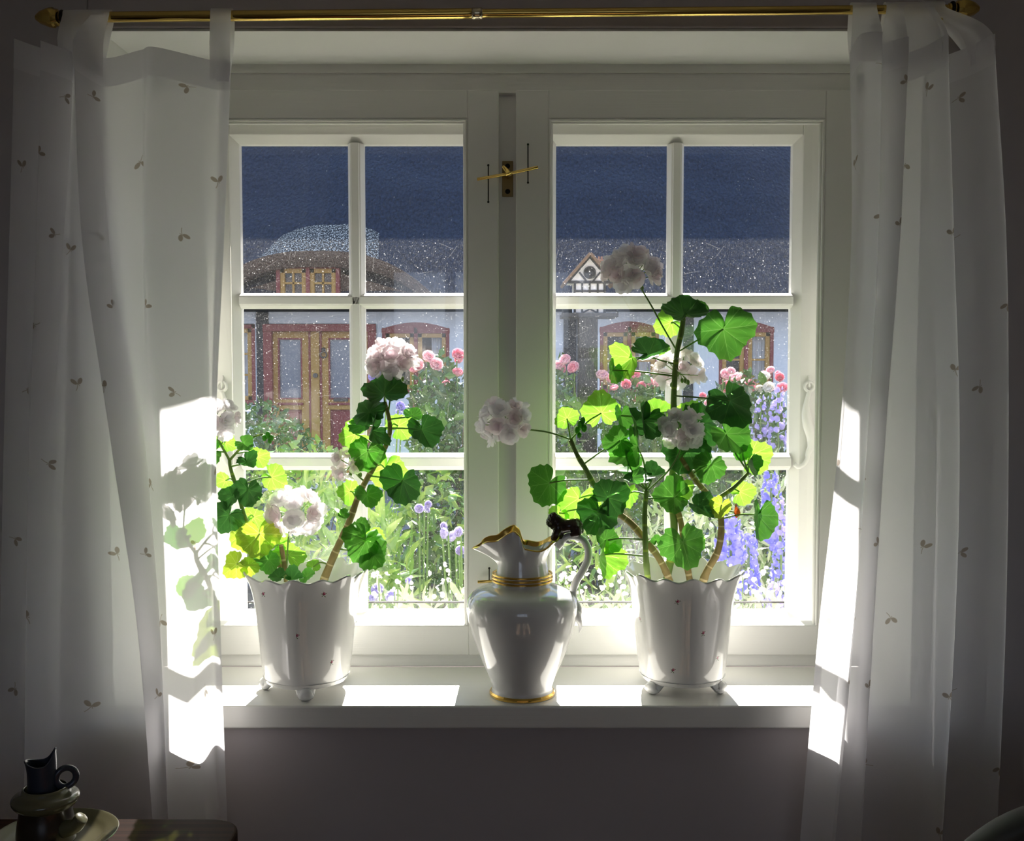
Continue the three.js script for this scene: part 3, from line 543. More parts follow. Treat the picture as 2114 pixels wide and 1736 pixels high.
function leafGeo(v) {                            // unit geranium leaf: stalk at the origin, tip along +y, face +z
  const rings = 7, seg = 96, pos = [], uv = [], idx = [], f = v * 1.7;
  pos.push(0, 0, 0); uv.push(0.5, 0.5);
  for (let k = 1; k <= rings; k++) for (let s = 0; s <= seg; s++) {
    const th = (s / seg * 2 - 1) * Math.PI, a = Math.abs(th);
    const lobe = 1 - 0.15 * Math.pow(Math.abs(Math.sin(th * Math.PI / 1.56)), 2.6) - 0.075 * Math.abs(Math.sin(th * Math.PI / 0.39 + f));
    const side = 1 - 0.1 * Math.max(0, a - 1.2), notch = a > 2.5 ? 1 - 0.9 * Math.pow((a - 2.5) / (Math.PI - 2.5), 1.6) : 1;
    const R = lobe * side * notch * (1 + 0.05 * Math.sin(2 * th + f)), q = k / rings, r = R * q;
    const x = Math.sin(th) * r * (1 + 0.0), y = Math.cos(th) * r;
    const vein = -0.018 * Math.exp(-Math.pow((((th / 0.78) % 1 + 1.5) % 1 - 0.5) / 0.12, 2)) * q;
    let z = [0.22, -0.2, 0.1, 0.3, -0.1, 0.05, 0.16, -0.26][v % 8] * q * q + vein + 0.06 * q * q * Math.sin(th * 3 + f) + 0.022 * q * Math.sin(th * 8 + f * 2) * q;
    const fold = [0, 0.1, 0.35, 0.6, 0.9, -0.35, -0.1, 0.25][v % 8];
    z += fold * Math.abs(x) * (1 - 0.25 * q);
    pos.push(x, y, z); uv.push(0.5 + x * 0.46, 0.5 + y * 0.46);
  }
  for (let s = 0; s < seg; s++) idx.push(0, s + 2, s + 1);
  for (let k = 1; k < rings; k++) for (let s = 0; s < seg; s++) { const a = 1 + (k - 1) * (seg + 1) + s, b = a + seg + 1; idx.push(a, a + 1, b, b, a + 1, b + 1); }
  const g = new THREE.BufferGeometry(); g.setAttribute('position', new THREE.Float32BufferAttribute(pos, 3)); g.setAttribute('uv', new THREE.Float32BufferAttribute(uv, 2)); g.setIndex(idx); g.computeVertexNormals();
  return g;
}
const leafGeos = [0, 1, 2, 3, 4, 5, 6, 7].map(leafGeo);
const stalkMat = phys(rgb(0.2, 0.34, 0.07), 0.6, { transmission: 0.3, thickness: 0 });
const barkTex = noiseTex(128, (x, y) => { const n = 0.5 + 0.4 * tn(x, y, 6, 3) + 0.25 * tn(x, y, 20, 8), ring = Math.abs(((y * 6) % 1) - 0.5) < 0.05 ? 0.2 : 0; return [0.42 + 0.22 * n + ring, 0.36 + 0.2 * n + ring, 0.22 + 0.13 * n + ring]; }, true);
const barkGreenTex = noiseTex(128, (x, y) => { const n = 0.5 + 0.5 * tn(x, y, 5, 3), ring = Math.abs(((y * 4) % 1) - 0.5) < 0.05 ? 0.15 : 0; return [0.36 + 0.12 * n + ring, 0.46 + 0.1 * n + ring, 0.2 + 0.08 * n]; }, true);
barkTex.repeat.set(1, 7); barkGreenTex.repeat.set(1, 6);
const barkMat = std(rgb(1, 1, 1), 0.8, { map: barkTex, bumpMap: barkTex, bumpScale: 0.001 });
const barkGreen = std(rgb(1, 1, 1), 0.7, { map: barkGreenTex, bumpMap: barkGreenTex, bumpScale: 0.0006 });
const petalMat = phys(rgb(0.97, 0.95, 0.96), 0.85, { transmission: 0.58, thickness: 0, specularIntensity: 0.3 });
const petalPink = phys(rgb(0.97, 0.9, 0.92), 0.85, { transmission: 0.58, thickness: 0, specularIntensity: 0.3 });
function petalGeo(w, cup, ruff, ph) {            // unit petal from the origin along +y
  return surface(6, 6, (u, v) => { const s = (u - 0.5) * 2, wd = w * 1.25 * Math.sqrt(Math.max(0, Math.sin(Math.PI * (0.04 + 0.87 * Math.pow(v, 1.35))))), x = s * wd, notch = 0.12 * Math.exp(-s * s * 6) * v * v * v; return V(x, v * (1 - 0.12 * s * s) - notch, cup * v * v + 0.25 * s * s * wd + ruff * v * Math.sin(s * 5 + ph)); });
}
const petals = [petalGeo(0.5, 0.22, 0.05, 0), petalGeo(0.54, 0.05, 0.06, 1.5), petalGeo(0.47, 0.35, 0.07, 3), petalGeo(0.52, -0.12, 0.05, 4)];
const floretGeos = [0, 1, 2, 3].map((k) => {     // semi-double floret, facing +z
  const list = [], n = 5;
  for (let ring = 0; ring < 2; ring++) for (let i = 0; i < (ring ? 3 : n); i++) {
    const g = petals[(i + ring + k) % 4].clone(), sc = ring ? 0.68 : 1;
    g.scale(sc, sc, sc).rotateX(ring ? 0.75 : 0.28 + 0.12 * ((i * 7 + k) % 3)).rotateZ(i / (ring ? 3 : n) * 6.28319 + ring * 0.6 + k * 0.5).translate(0, 0, ring * 0.03);
    list.push(clean(g));
  }
  return mergeGeometries(list);
});
const UPZ = V(0, 0, 1);
function flowerHead(plant, px, py, R, z, face, n, from, nBuds = 4, spread = 1.7) {   // R: radius in photograph pixels; face: direction of the dome
  const h = group('flower_head', plant), s = (EYE[2] - z) / F * 1.0, Rm = R * s, c = at(px, py, z).sub(plant.position);
  const hub = c.clone().addScaledVector(face, -Rm * 0.62), fl = Rm * 0.56, sub = [];
  n = Math.round(n * 0.8);
  for (let i = 0; i < n; i++) {
    const t = (i + 0.5) / n, a = i * 2.39996 + 0.3, el = Math.acos(1 - t * (1 - Math.cos(spread)));
    const d = V(Math.sin(el) * Math.cos(a), Math.sin(el) * Math.sin(a), Math.cos(el)).applyQuaternion(new THREE.Quaternion().setFromUnitVectors(UPZ, face)).add(V(rr(-0.12, 0.12), rr(-0.12, 0.12), rr(-0.12, 0.12))).normalize();
    const p = hub.clone().addScaledVector(d, Rm * ((i % 4 === 3 ? 0.7 : 1.04) - 0.15 * t) + rr(-0.12, 0.08) * Rm);
    const f = mesh('floret', floretGeos[i % 4], rnd() < 0.35 ? petalPink : petalMat, h);
    const q = new THREE.Quaternion().setFromUnitVectors(UPZ, d).multiply(new THREE.Quaternion().setFromAxisAngle(UPZ, rr(0, 6.28)));
    f.position.copy(p); f.quaternion.copy(q); f.scale.setScalar(fl * rr(0.85, 1.12));
    sub.push(tube([hub, hub.clone().lerp(p, 0.5).add(V(0, -0.001, 0)), p], 0.0007, 4, 5));
  }
  for (let i = 0; i < nBuds; i++) { const a = i * 1.7 + px, p = hub.clone().add(V(Math.cos(a) * Rm * 0.5, -Rm * rr(0.2, 0.55), Math.sin(a) * Rm * 0.4)); sub.push(tube([hub, hub.clone().lerp(p, 0.6).add(V(0, 0.002, 0)), p], 0.0007, 4, 5)); sub.push(new THREE.SphereGeometry(0.0028, 8, 8).scale(1, 1.7, 1).translate(p.x, p.y - 0.002, p.z)); }
  mesh('pedicels', sub, stalkMat, h);
  const b = from.map((q) => at(...q).sub(plant.position)).reverse(); b.push(hub);
  mesh('flower_stalk', tube(b, 0.0014, 8, 24), stalkMat, h);
  return h;
}
function geranium(label, pos, stems, leaves) {
  const o = group('geranium', null, pos); tag(o, label, 'potted plant');
  const nodes = [];
  for (const [pts, r0, r1, mat] of stems) {
    const p = pts.map((q) => at(...q).sub(pos));
    const c = new THREE.CatmullRomCurve3(p, false, 'centripetal');
    mesh('stem', tube(p, (t) => (r0 + (r1 - r0) * t) * (1 + 0.12 * Math.pow(Math.abs(Math.cos(t * pts.length * 2.6)), 8)), 12, 40), mat, o);
    for (let i = 4; i <= 24; i++) nodes.push(c.getPointAt(i / 24));
  }
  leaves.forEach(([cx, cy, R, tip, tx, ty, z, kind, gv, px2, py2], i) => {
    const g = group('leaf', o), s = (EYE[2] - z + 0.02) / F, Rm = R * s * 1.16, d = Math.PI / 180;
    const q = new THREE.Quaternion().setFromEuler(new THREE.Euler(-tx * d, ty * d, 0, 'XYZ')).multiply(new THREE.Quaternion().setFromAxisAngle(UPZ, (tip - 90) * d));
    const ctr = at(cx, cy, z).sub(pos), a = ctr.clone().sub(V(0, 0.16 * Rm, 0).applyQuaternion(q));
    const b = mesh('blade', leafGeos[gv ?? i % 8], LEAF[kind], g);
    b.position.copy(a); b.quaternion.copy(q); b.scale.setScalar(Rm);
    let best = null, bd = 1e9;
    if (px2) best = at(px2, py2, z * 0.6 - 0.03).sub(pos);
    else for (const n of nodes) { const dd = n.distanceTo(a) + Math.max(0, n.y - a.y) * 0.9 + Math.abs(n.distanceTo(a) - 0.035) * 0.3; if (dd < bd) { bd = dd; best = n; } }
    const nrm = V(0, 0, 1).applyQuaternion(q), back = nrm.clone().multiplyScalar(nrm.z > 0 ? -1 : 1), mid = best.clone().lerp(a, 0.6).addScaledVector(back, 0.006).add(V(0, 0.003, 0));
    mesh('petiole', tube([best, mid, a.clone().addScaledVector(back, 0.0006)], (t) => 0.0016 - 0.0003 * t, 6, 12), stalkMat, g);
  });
  return o;
}
const lp = (z) => POTL.z + z, gp0 = V(POTL.x, SILL + POT_F + POT_H * 0.45, POTL.z), gp1 = V(POTR.x, SILL + POT_F + POT_H * 0.45, POTR.z);
const g1 = geranium('geranium with pale blossom and one long bent brown stem, growing in the left pot', gp0, [
  [[[655, 1235, -0.075], [673, 1186, -0.078], [694, 1136, -0.08], [719, 1082, -0.082], [741, 1021, -0.085], [759, 986, -0.088], [784, 943, -0.09], [801, 910, -0.09], [805, 880, -0.09], [800, 850, -0.09], [794, 830, -0.09]], 0.0068, 0.0032, barkMat],
  [[[620, 1235, -0.07], [585, 1175, -0.07], [548, 1146, -0.07]], 0.0045, 0.0035, barkMat],
  [[[548, 1146, -0.07], [520, 1100, -0.07], [506, 1070, -0.072], [492, 1018, -0.075], [475, 962, -0.078], [474, 945, -0.08]], 0.0042, 0.0028, barkGreen],
  [[[474, 950, -0.078], [460, 925, -0.075], [449, 905, -0.07]], 0.0022, 0.0018, barkGreen],
  [[[474, 950, -0.078], [502, 920, -0.085], [524, 902, -0.09], [544, 896, -0.09]], 0.0022, 0.0014, barkGreen],
  [[[592, 1200, -0.06], [586, 1160, -0.06], [580, 1124, -0.06]], 0.0042, 0.0036, barkMat],
], [
  // centre, radius, tip angle, lean, turn, distance, kind, shape
  [794, 808, 44, 92, 42, 6, -0.08, 'd', 0], [760, 847, 36, 120, 38, -14, -0.06, 'd', 1], [728, 898, 34, 190, -18, 20, -0.11, 'y', 0], [748, 876, 32, 150, 46, -10, -0.09, 'd', 2],
  [765, 892, 34, 230, 20, 66, -0.06, 'd', 3], [758, 937, 38, 260, 8, 10, -0.05, 'm', 1], [827, 876, 32, 30, -24, 14, -0.11, 'y', 0], [874, 893, 40, 300, 30, 30, -0.07, 'd', 2], [853, 856, 19, 70, 40, 10, -0.09, 'm', 0],
  [792, 974, 48, 255, -24, -10, -0.125, 'y', 1], [830, 1000, 48, 262, 30, 34, -0.05, 'd', 5], [718, 1014, 27, 170, -12, 20, -0.1, 'y', 0], [758, 1026, 29, 290, 34, 26, -0.06, 'm', 2], [710, 1062, 13, 200, 40, 0, -0.07, 'm', 0],
  [752, 1122, 46, 250, 16, 30, -0.04, 'm', 7], [775, 1150, 34, 310, 26, -20, -0.045, 'm', 0], [745, 1084, 20, 80, 30, 0, -0.06, 'm', 1], [772, 1104, 24, 60, -20, 10, -0.1, 'y', 0],
  [467, 909, 24, 60, -14, 0, -0.08, 'y', 0], [505, 918, 20, 330, 34, 20, -0.07, 'm', 2], [536, 941, 24, 20, -20, 10, -0.1, 'y', 0], [512, 957, 22, 320, 44, 10, -0.06, 'd', 3], [565, 988, 31, 330, -10, -16, -0.1, 'y', 1], [462, 993, 20, 200, -14, 0, -0.09, 'y', 0],
  [512, 1016, 33, 270, 22, 34, -0.05, 'd', 5], [478, 1030, 28, 250, 30, -30, -0.05, 'd', 2], [470, 1068, 36, 240, 18, 30, -0.04, 'd', 1], [528, 1066, 28, 20, -24, 0, -0.11, 'y', 0], [536, 1110, 44, 270, -2, 6, -0.05, 'o', 0], [490, 1110, 36, 210, -6, -36, -0.07, 'o', 1], [577, 1090, 24, 30, -20, 0, -0.1, 'y', 0],
  [484, 1168, 30, 220, 10, -10, -0.045, 'o', 5], [516, 1168, 22, 350, -14, 10, -0.05, 'o', 0], [556, 1160, 30, 280, 0, -20, -0.06, 'm', 2], [595, 1140, 36, 90, -24, 0, -0.11, 'y', 0], [577, 1120, 26, 60, -20, 20, -0.12, 'y', 1],
  [572, 1192, 20, 180, 62, 0, -0.03, 'd', 2], [606, 1196, 22, 10, 60, 10, -0.035, 'd', 3], [636, 1190, 20, 350, 55, -20, -0.045, 'm', 0], [648, 1168, 15, 60, -20, 10, -0.09, 'y', 1], [432, 936, 30, 200, 20, 0, -0.06, 'm', 2],
]);
flowerHead(g1, 605, 1052, 48, -0.055, V(0, 0.45, 0.9).normalize(), 24, [[599, 1085, -0.06], [594, 1130, -0.065], [592, 1170, -0.07]], 2);
flowerHead(g1, 710, 956, 33, -0.07, V(-0.75, 0.3, 0.55).normalize(), 12, [[733, 975, -0.08], [748, 990, -0.086], [757, 995, -0.088]], 5);
flowerHead(g1, 808, 734, 44, -0.1, V(0, 0.8, 0.45).normalize(), 22, [[809, 770, -0.095], [808, 800, -0.09], [802, 850, -0.09]], 6, 1.45);
flowerHead(g1, 436, 856, 40, -0.03, V(-0.2, 0.5, 0.85).normalize(), 18, [[448, 890, -0.06], [452, 910, -0.07], [462, 930, -0.075]], 3);
{ const b = []; for (const [x, y, r] of [[553, 898, 0.0045], [560, 904, 0.004], [546, 904, 0.004], [557, 910, 0.0036]]) b.push(new THREE.SphereGeometry(r, 10, 8).scale(1, 1.4, 1).translate(...at(x, y, -0.088).sub(gp0).toArray())); mesh('bud_cluster', b, LEAF.m, g1); }

const g2 = geranium('large geranium with four white blossom heads and many stems, growing in the right pot', gp1, [
  [[[1370, 1235, -0.08], [1392, 1090, -0.09], [1384, 1020, -0.095], [1390, 960, -0.095], [1391, 867, -0.095], [1391, 820, -0.095], [1398, 724, -0.09], [1406, 690, -0.088], [1411, 655, -0.086]], 0.0065, 0.0042, barkGreen],
  [[[1395, 1230, -0.06], [1365, 1160, -0.06], [1335, 1118, -0.06], [1300, 1078, -0.062], [1267, 1054, -0.065]], 0.0058, 0.005, barkMat],
  [[[1267, 1054, -0.065], [1228, 1003, -0.07], [1210, 970, -0.07], [1192, 940, -0.07], [1178, 908, -0.07]], 0.005, 0.0036, barkGreen],
  [[[1340, 1215, -0.045], [1334, 1160, -0.045], [1332, 1110, -0.047], [1331, 1060, -0.05], [1335, 1012, -0.05]], 0.0052, 0.0036, barkGreen],
  [[[1440, 1240, -0.06], [1458, 1182, -0.06], [1481, 1140, -0.06], [1489, 1095, -0.06], [1484, 1050, -0.06], [1460, 1020, -0.062], [1428, 980, -0.065], [1406, 945, -0.07]], 0.0068, 0.0036, barkMat],
  [[[1480, 1030, -0.062], [1514, 1007, -0.06], [1545, 976, -0.06]], 0.004, 0.0026, barkGreen],
  [[[1430, 1230, -0.075], [1412, 1130, -0.08], [1406, 1080, -0.085], [1396, 1045, -0.09]], 0.0055, 0.0045, barkMat],
], [
  [1410, 644, 46, 95, 52, 5, -0.075, 'd', 0, 1411, 662], [1380, 668, 32, 200, -12, 20, -0.1, 'y', 1], [1447, 638, 20, 30, 45, 10, -0.09, 'm', 2], [1495, 690, 60, 278, 6, 8, -0.1, 'm', 0, 1400, 726],
  [1346, 730, 44, 20, 60, -8, -0.07, 'd', 2], [1300, 742, 36, 220, -14, -46, -0.09, 'y', 3], [1264, 768, 28, 250, 14, 50, -0.07, 'm', 2], [1512, 836, 54, 300, 22, 16, -0.05, 'd', 5, 1392, 817],
  [1169, 860, 25, 110, -8, 0, -0.09, 'y', 0], [1241, 845, 41, 95, -10, 6, -0.085, 'y', 1], [1283, 862, 29, 280, 20, 40, -0.08, 'm', 2], [1328, 876, 44, 260, 26, 42, -0.045, 'd', 3], [1308, 872, 34, 110, 30, 54, -0.05, 'd', 4],
  [1360, 850, 30, 20, 34, -10, -0.11, 'y', 6], [1274, 910, 33, 190, 12, -10, -0.06, 'm', 1], [1424, 846, 28, 60, -22, 0, -0.11, 'y', 0], [1446, 880, 52, 330, 18, 20, -0.07, 'd', 1], [1416, 938, 48, 250, 14, -10, -0.075, 'd', 0], [1398, 915, 24, 200, -12, 0, -0.1, 'y', 0],
  [1505, 902, 48, 320, 24, 20, -0.055, 'm', 2], [1536, 925, 26, 340, 20, 10, -0.065, 'm', 7], [1556, 938, 40, 30, -14, 6, -0.09, 'y', 0], [1546, 963, 26, 300, 20, 58, -0.05, 'd', 3], [1466, 965, 36, 250, 10, 10, -0.05, 'm', 1],
  [1318, 928, 46, 290, 20, -56, -0.055, 'm', 3], [1297, 950, 28, 100, 10, 48, -0.06, 'm', 4], [1130, 1004, 46, 235, 14, 22, -0.05, 'm', 5], [1193, 1036, 43, 255, -14, 4, -0.085, 'y', 0], [1152, 1062, 22, 240, -10, 0, -0.08, 'y', 2],
  [1314, 984, 44, 20, 74, 6, -0.04, 'd', 6], [1352, 984, 26, 10, 66, 0, -0.04, 'd', 3], [1262, 1024, 41, 30, 14, -10, -0.03, 'd', 1], [1234, 1066, 44, 250, 12, 24, -0.025, 'd', 7], [1250, 1110, 34, 70, 10, 40, -0.04, 'm', 2], [1238, 1155, 46, 262, 8, 58, -0.03, 'y', 3],
  [1302, 1022, 28, 260, 10, 40, -0.07, 'y', 1], [1384, 1026, 42, 175, 36, 0, -0.04, 'm', 2], [1408, 1008, 26, 40, -10, 20, -0.08, 'y', 0], [1447, 1050, 32, 320, 48, 10, -0.035, 'd', 4], [1488, 1047, 25, 250, -6, 10, -0.03, 'o', 5], [1532, 1013, 30, 20, -20, 4, -0.085, 'y', 0],
  [1565, 1072, 48, 268, 6, 46, -0.03, 'm', 2], [1412, 1128, 50, 285, 8, 6, -0.03, 'm', 5], [1355, 1114, 12, 90, 10, 0, -0.04, 'm', 0], [1516, 1054, 16, 80, 6, 60, -0.05, 'w', 2],
]);
flowerHead(g2, 1305, 548, 47, -0.07, V(0, 0.85, 0.4).normalize(), 26, [[1312, 580, -0.073], [1344, 630, -0.08], [1367, 672, -0.085], [1396, 722, -0.09]], 4, 1.4);
flowerHead(g2, 1032, 862, 45, -0.06, V(-0.55, 0.5, 0.65).normalize(), 24, [[1066, 883, -0.065], [1130, 892, -0.068], [1178, 907, -0.07]], 2);
flowerHead(g2, 1410, 880, 42, -0.035, V(0.1, 0.6, 0.75).normalize(), 20, [[1406, 922, -0.04], [1385, 965, -0.045], [1338, 1012, -0.05]], 6, 1.35);
flowerHead(g2, 1400, 752, 40, -0.125, V(0, 0.6, -0.5).normalize(), 20, [[1390, 790, -0.12], [1388, 830, -0.1], [1391, 870, -0.095]], 6);
{ const b = []; for (const [x, y, r] of [[1198, 876, 0.005], [1206, 884, 0.005], [1192, 888, 0.0045], [1203, 868, 0.0045], [1196, 898, 0.004]]) b.push(new THREE.SphereGeometry(r, 10, 8).scale(1, 1.4, 1).translate(...at(x, y, -0.066).sub(gp1).toArray())); mesh('bud_cluster', b, LEAF.m, g2); }
// ---------------------------------------------------------------- street and thatched house opposite
const GY = -0.11, ZH = -10.8;
struct(mesh('ground', box(-22, 22, GY - 0.3, GY - 0.02, -30, ZW, 0), std(rgb(0.1, 0.08, 0.055), 0.95, { bumpMap: plasterBump, bumpScale: 0.02 })), 'dark garden soil outside the window');
struct(mesh('street', box(-22, 22, GY - 0.02, GY, ZH + 0.3, -5.2, 0), std(rgb(0.16, 0.165, 0.18), 0.9, { bumpMap: plasterBump, bumpScale: 0.01 })), 'grey street between the garden and the thatched house');
const hx = (p) => AX(p, ZH), hy = (p) => AY(p, ZH), house = group('house', null, V(0, 0, 0));
tag(house, 'long half-timbered house with a dark thatched roof across the street', 'house');
const HM = {
  lime: std(rgb(0.78, 0.79, 0.8), 0.9, { bumpMap: plasterBump, bumpScale: 0.01 }), tar: std(rgb(0.022, 0.024, 0.028), 0.7), red: std(rgb(0.27, 0.045, 0.04), 0.55), yellow: std(rgb(0.5, 0.27, 0.05), 0.5),
  glass: phys(rgb(1, 1, 1), 0.01, { transmission: 1, thickness: 0 }), dark: std(rgb(0.02, 0.02, 0.022), 0.9), lace: std(rgb(0.75, 0.76, 0.78), 0.9), iron: std(rgb(0.12, 0.11, 0.1), 0.4, { metalness: 0.8 }),
};
const eave = hy(640);
{ // walls, in white panels between tarred posts, with openings left for door and windows
  const wallTop = eave + 0.25;
  mesh('wall', [box(-11, 9, GY + 0.28, wallTop, ZH - 6.5, ZH - 0.3, 0), ], HM.lime, house);
  const open = [[400, 529, 668, 836], [546, 778, 668, 1010], [790, 928, 677, 812], [1238, 1359, 675, 812], [1483, 1595, 675, 808]];
  let x = -11; const parts = [];
  for (const [a, b, t, c] of open) {
    const xa = hx(a), xb = hx(b);
    parts.push(box(x, xa, GY + 0.25, wallTop, ZH - 0.32, ZH, 0), box(xa, xb, hy(t), wallTop, ZH - 0.32, ZH, 0)); if (c < 1000) parts.push(box(xa, xb, GY + 0.25, hy(c), ZH - 0.32, ZH, 0)); x = xb;
  }
  parts.push(box(x, 9, GY + 0.25, wallTop, ZH - 0.32, ZH, 0));
  mesh('front_wall', parts, HM.lime, house);
  mesh('plinth', [box(-11, hx(546), GY - 0.05, GY + 0.27, ZH - 0.3, ZH + 0.03, 0.01), box(hx(778), 9, GY - 0.05, GY + 0.27, ZH - 0.3, ZH + 0.03, 0.01)], HM.tar, house);
  for (const p of [[532, 557], [1163, 1190], [1409, 1430], [1690, 1712], [1000, 1022], [300, 322]]) mesh('timber_post', box(hx(p[0]), hx(p[1]), GY + 0.2, wallTop, ZH - 0.05, ZH + 0.025, 0.008), HM.tar, house);
  mesh('timber_beam', box(-11, 9, eave - 0.02, wallTop, ZH - 0.05, ZH + 0.04, 0.008), HM.tar, house);
}
function casement(px0, px1, top, bot, arch, rows, cols) {
  const w = group('window', house), x0 = hx(px0), x1 = hx(px1), y1 = hy(top), y0 = hy(bot), f = 0.045, z = ZH - 0.03, mid = (x0 + x1) / 2;
  const fr = [box(x0, x0 + f, y0, y1, z - 0.08, z + 0.03, 0.004), box(x1 - f, x1, y0, y1, z - 0.08, z + 0.03, 0.004), box(x0, x1, y0, y0 + f, z - 0.08, z + 0.05, 0.004), box(mid - 0.022, mid + 0.022, y0, y1, z - 0.08, z + 0.035, 0.004)];
  if (arch) { const pts = []; for (let i = 0; i <= 16; i++) { const t = i / 16; pts.push([x0 + (x1 - x0) * t, y1 + arch * Math.sin(Math.PI * t) - arch * 0.2]); } pts.push([x1, y1 - f * 1.5], [x0, y1 - f * 1.5]); fr.push(prism(pts, z - 0.08, z + 0.035)); } else fr.push(box(x0, x1, y1 - f, y1, z - 0.08, z + 0.03, 0.004));
  mesh('frame', fr, HM.red, w);
  const yt = y1 - f * (arch ? 1.5 : 1), yb = y0 + f;
  for (const [a, b] of [[x0 + f, mid - 0.022], [mid + 0.022, x1 - f]]) {
    const s = 0.05, g = [box(a, a + s, yb, yt, z - 0.04, z + 0.015, 0.004), box(b - s, b, yb, yt, z - 0.04, z + 0.015, 0.004), box(a, b, yt - s, yt, z - 0.04, z + 0.015, 0.004), box(a, b, yb, yb + s, z - 0.04, z + 0.015, 0.004)];
    for (let i = 1; i < rows; i++) { const y = yb + s + (yt - yb - 2 * s) * i / rows; g.push(box(a, b, y - 0.012, y + 0.012, z - 0.035, z + 0.01, 0.003)); }
    for (let i = 1; i < cols; i++) { const x = a + s + (b - a - 2 * s) * i / cols; g.push(box(x - 0.012, x + 0.012, yb, yt, z - 0.035, z + 0.01, 0.003)); }
    mesh('casement', g, HM.yellow, w);
    for (let r = 0; r < rows; r++) for (let c = 0; c < cols; c++) { const W2 = (b - a - 2 * s) / cols, H2 = (yt - yb - 2 * s) / rows; mesh('pane', new THREE.PlaneGeometry(W2, H2).translate(a + s + W2 * (c + 0.5), yb + s + H2 * (r + 0.5), z - 0.02), HM.glass, w); }
  }
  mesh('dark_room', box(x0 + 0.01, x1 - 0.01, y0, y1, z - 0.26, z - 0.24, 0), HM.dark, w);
  const cur = surface(24, 2, (u, v) => V(x1 - f - 0.02 - 0.16 * u, yb + (yt - yb) * v, z - 0.12 + 0.02 * Math.sin(u * 22)));
  mesh('net_curtain', cur, phys(HM.lace.color, 0.95), w);
  return w;
}
casement(400, 529, 670, 834, 0, 3, 1); casement(789, 929, 676, 811, 0.075, 2, 1); casement(1237, 1360, 674, 811, 0.075, 2, 1); casement(1482, 1596, 674, 807, 0.075, 2, 1);
{ // double door, yellow with red panels
  const d = group('door', house), x0 = hx(546), x1 = hx(778), y1 = hy(669), z = ZH - 0.04, m = hx(651);
  mesh('door_frame', [box(x0, x0 + 0.1, GY, y1, z - 0.1, z + 0.07, 0.006), box(x1 - 0.1, x1, GY, y1, z - 0.1, z + 0.07, 0.006), box(x0, x1, y1 - 0.085, y1, z - 0.1, z + 0.09, 0.006)], HM.red, d);
  const yt = y1 - 0.085;
  const leaf = (a, b) => {
    const g0 = a + (b - a) * 0.17, g1 = b - (b - a) * 0.22, t = hy(700), s = hy(822), u = hy(846), v = hy(930);
    mesh('door_leaf', [box(a, g0, GY, yt, z - 0.05, z, 0.004), box(g1, b, GY, yt, z - 0.05, z, 0.004), box(g0, g1, t, yt, z - 0.05, z, 0.004), box(g0, g1, u, s, z - 0.05, z, 0.004), box(g0, g1, GY, v, z - 0.05, z, 0.004)], HM.yellow, d);
    mesh('glass_panel', box(g0, g1, s, t, z - 0.045, z - 0.03, 0), laceGlass, d);
    const o2 = 0.014; mesh('panel_moulding', [box(g0 - o2, g0 + 0.004, s, t, z - 0.03, z + 0.006, 0.002), box(g1 - 0.004, g1 + o2, s, t, z - 0.03, z + 0.006, 0.002), box(g0 - o2, g1 + o2, t - 0.004, t + o2, z - 0.03, z + 0.006, 0.002), box(g0 - o2, g1 + o2, s - o2, s + 0.004, z - 0.03, z + 0.006, 0.002), box(g0 - o2 * 1.5, g1 + o2 * 1.5, (s + u) / 2 - 0.012, (s + u) / 2 + 0.016, z - 0.01, z + 0.02, 0.003)], HM.red, d);
    mesh('lower_panel', [box(g0 + 0.03, g1 - 0.03, v + 0.03, u - 0.03, z - 0.04, z - 0.006, 0.012), box(g0, g1, v, u, z - 0.045, z - 0.03, 0)], HM.red, d);
  };
  const laceGlass = phys(rgb(1, 1, 1), 0.3, { map: canvas(128, 128, (c) => { c.fillStyle = '#8f939c'; c.fillRect(0, 0, 128, 128); c.strokeStyle = '#5c616c'; c.lineWidth = 3; for (let i = -8; i < 16; i++) { c.beginPath(); c.moveTo(i * 16, 0); c.lineTo(i * 16 + 128, 128); c.moveTo(i * 16 + 128, 0); c.lineTo(i * 16, 128); c.stroke(); } }), clearcoat: 1 });
  laceGlass.map.repeat.set(2.2, 4.4);
  leaf(x0 + 0.1, m - 0.075); leaf(m + 0.075, x1 - 0.1);
  mesh('centre_post', [box(m - 0.05, m + 0.05, GY, yt, z - 0.05, z + 0.025, 0.005)], HM.yellow, d);
  mesh('post_edge', [box(m - 0.078, m - 0.052, GY, yt, z - 0.05, z + 0.012, 0.003), box(m + 0.052, m + 0.078, GY, yt, z - 0.05, z + 0.012, 0.003)], HM.red, d);
  const k = (px, py, dz) => V(hx(px), hy(py), z + dz);
  mesh('knocker', [new THREE.TorusGeometry(0.035, 0.009, 8, 20).translate(...k(669, 732, 0.03).toArray()), new THREE.SphereGeometry(0.028, 14, 10).translate(...k(669, 722, 0.03).toArray())], HM.iron, d);
  mesh('lock', new THREE.CylinderGeometry(0.028, 0.028, 0.03, 20).rotateX(Math.PI / 2).translate(...k(652, 775, 0.04).toArray()), HM.iron, d);
  mesh('mail_slot', box(hx(688), hx(718), hy(829), hy(822), z, z + 0.014, 0.003), HM.iron, d);
  mesh('step', box(x0 - 0.1, x1 + 0.1, GY - 0.02, GY + 0.07, ZH, ZH + 0.35, 0.01), HM.lime, d);
}
const thatchTex = noiseTex(512, (x, y) => { const a = 0.5 + 0.6 * noise3.noise(x * 90, y * 26, 1) + 0.4 * noise3.noise(x * 200, y * 60, 4), v = Math.max(0, a); return [0.3 + 0.34 * v, 0.33 + 0.34 * v, 0.42 + 0.36 * v]; }, true);
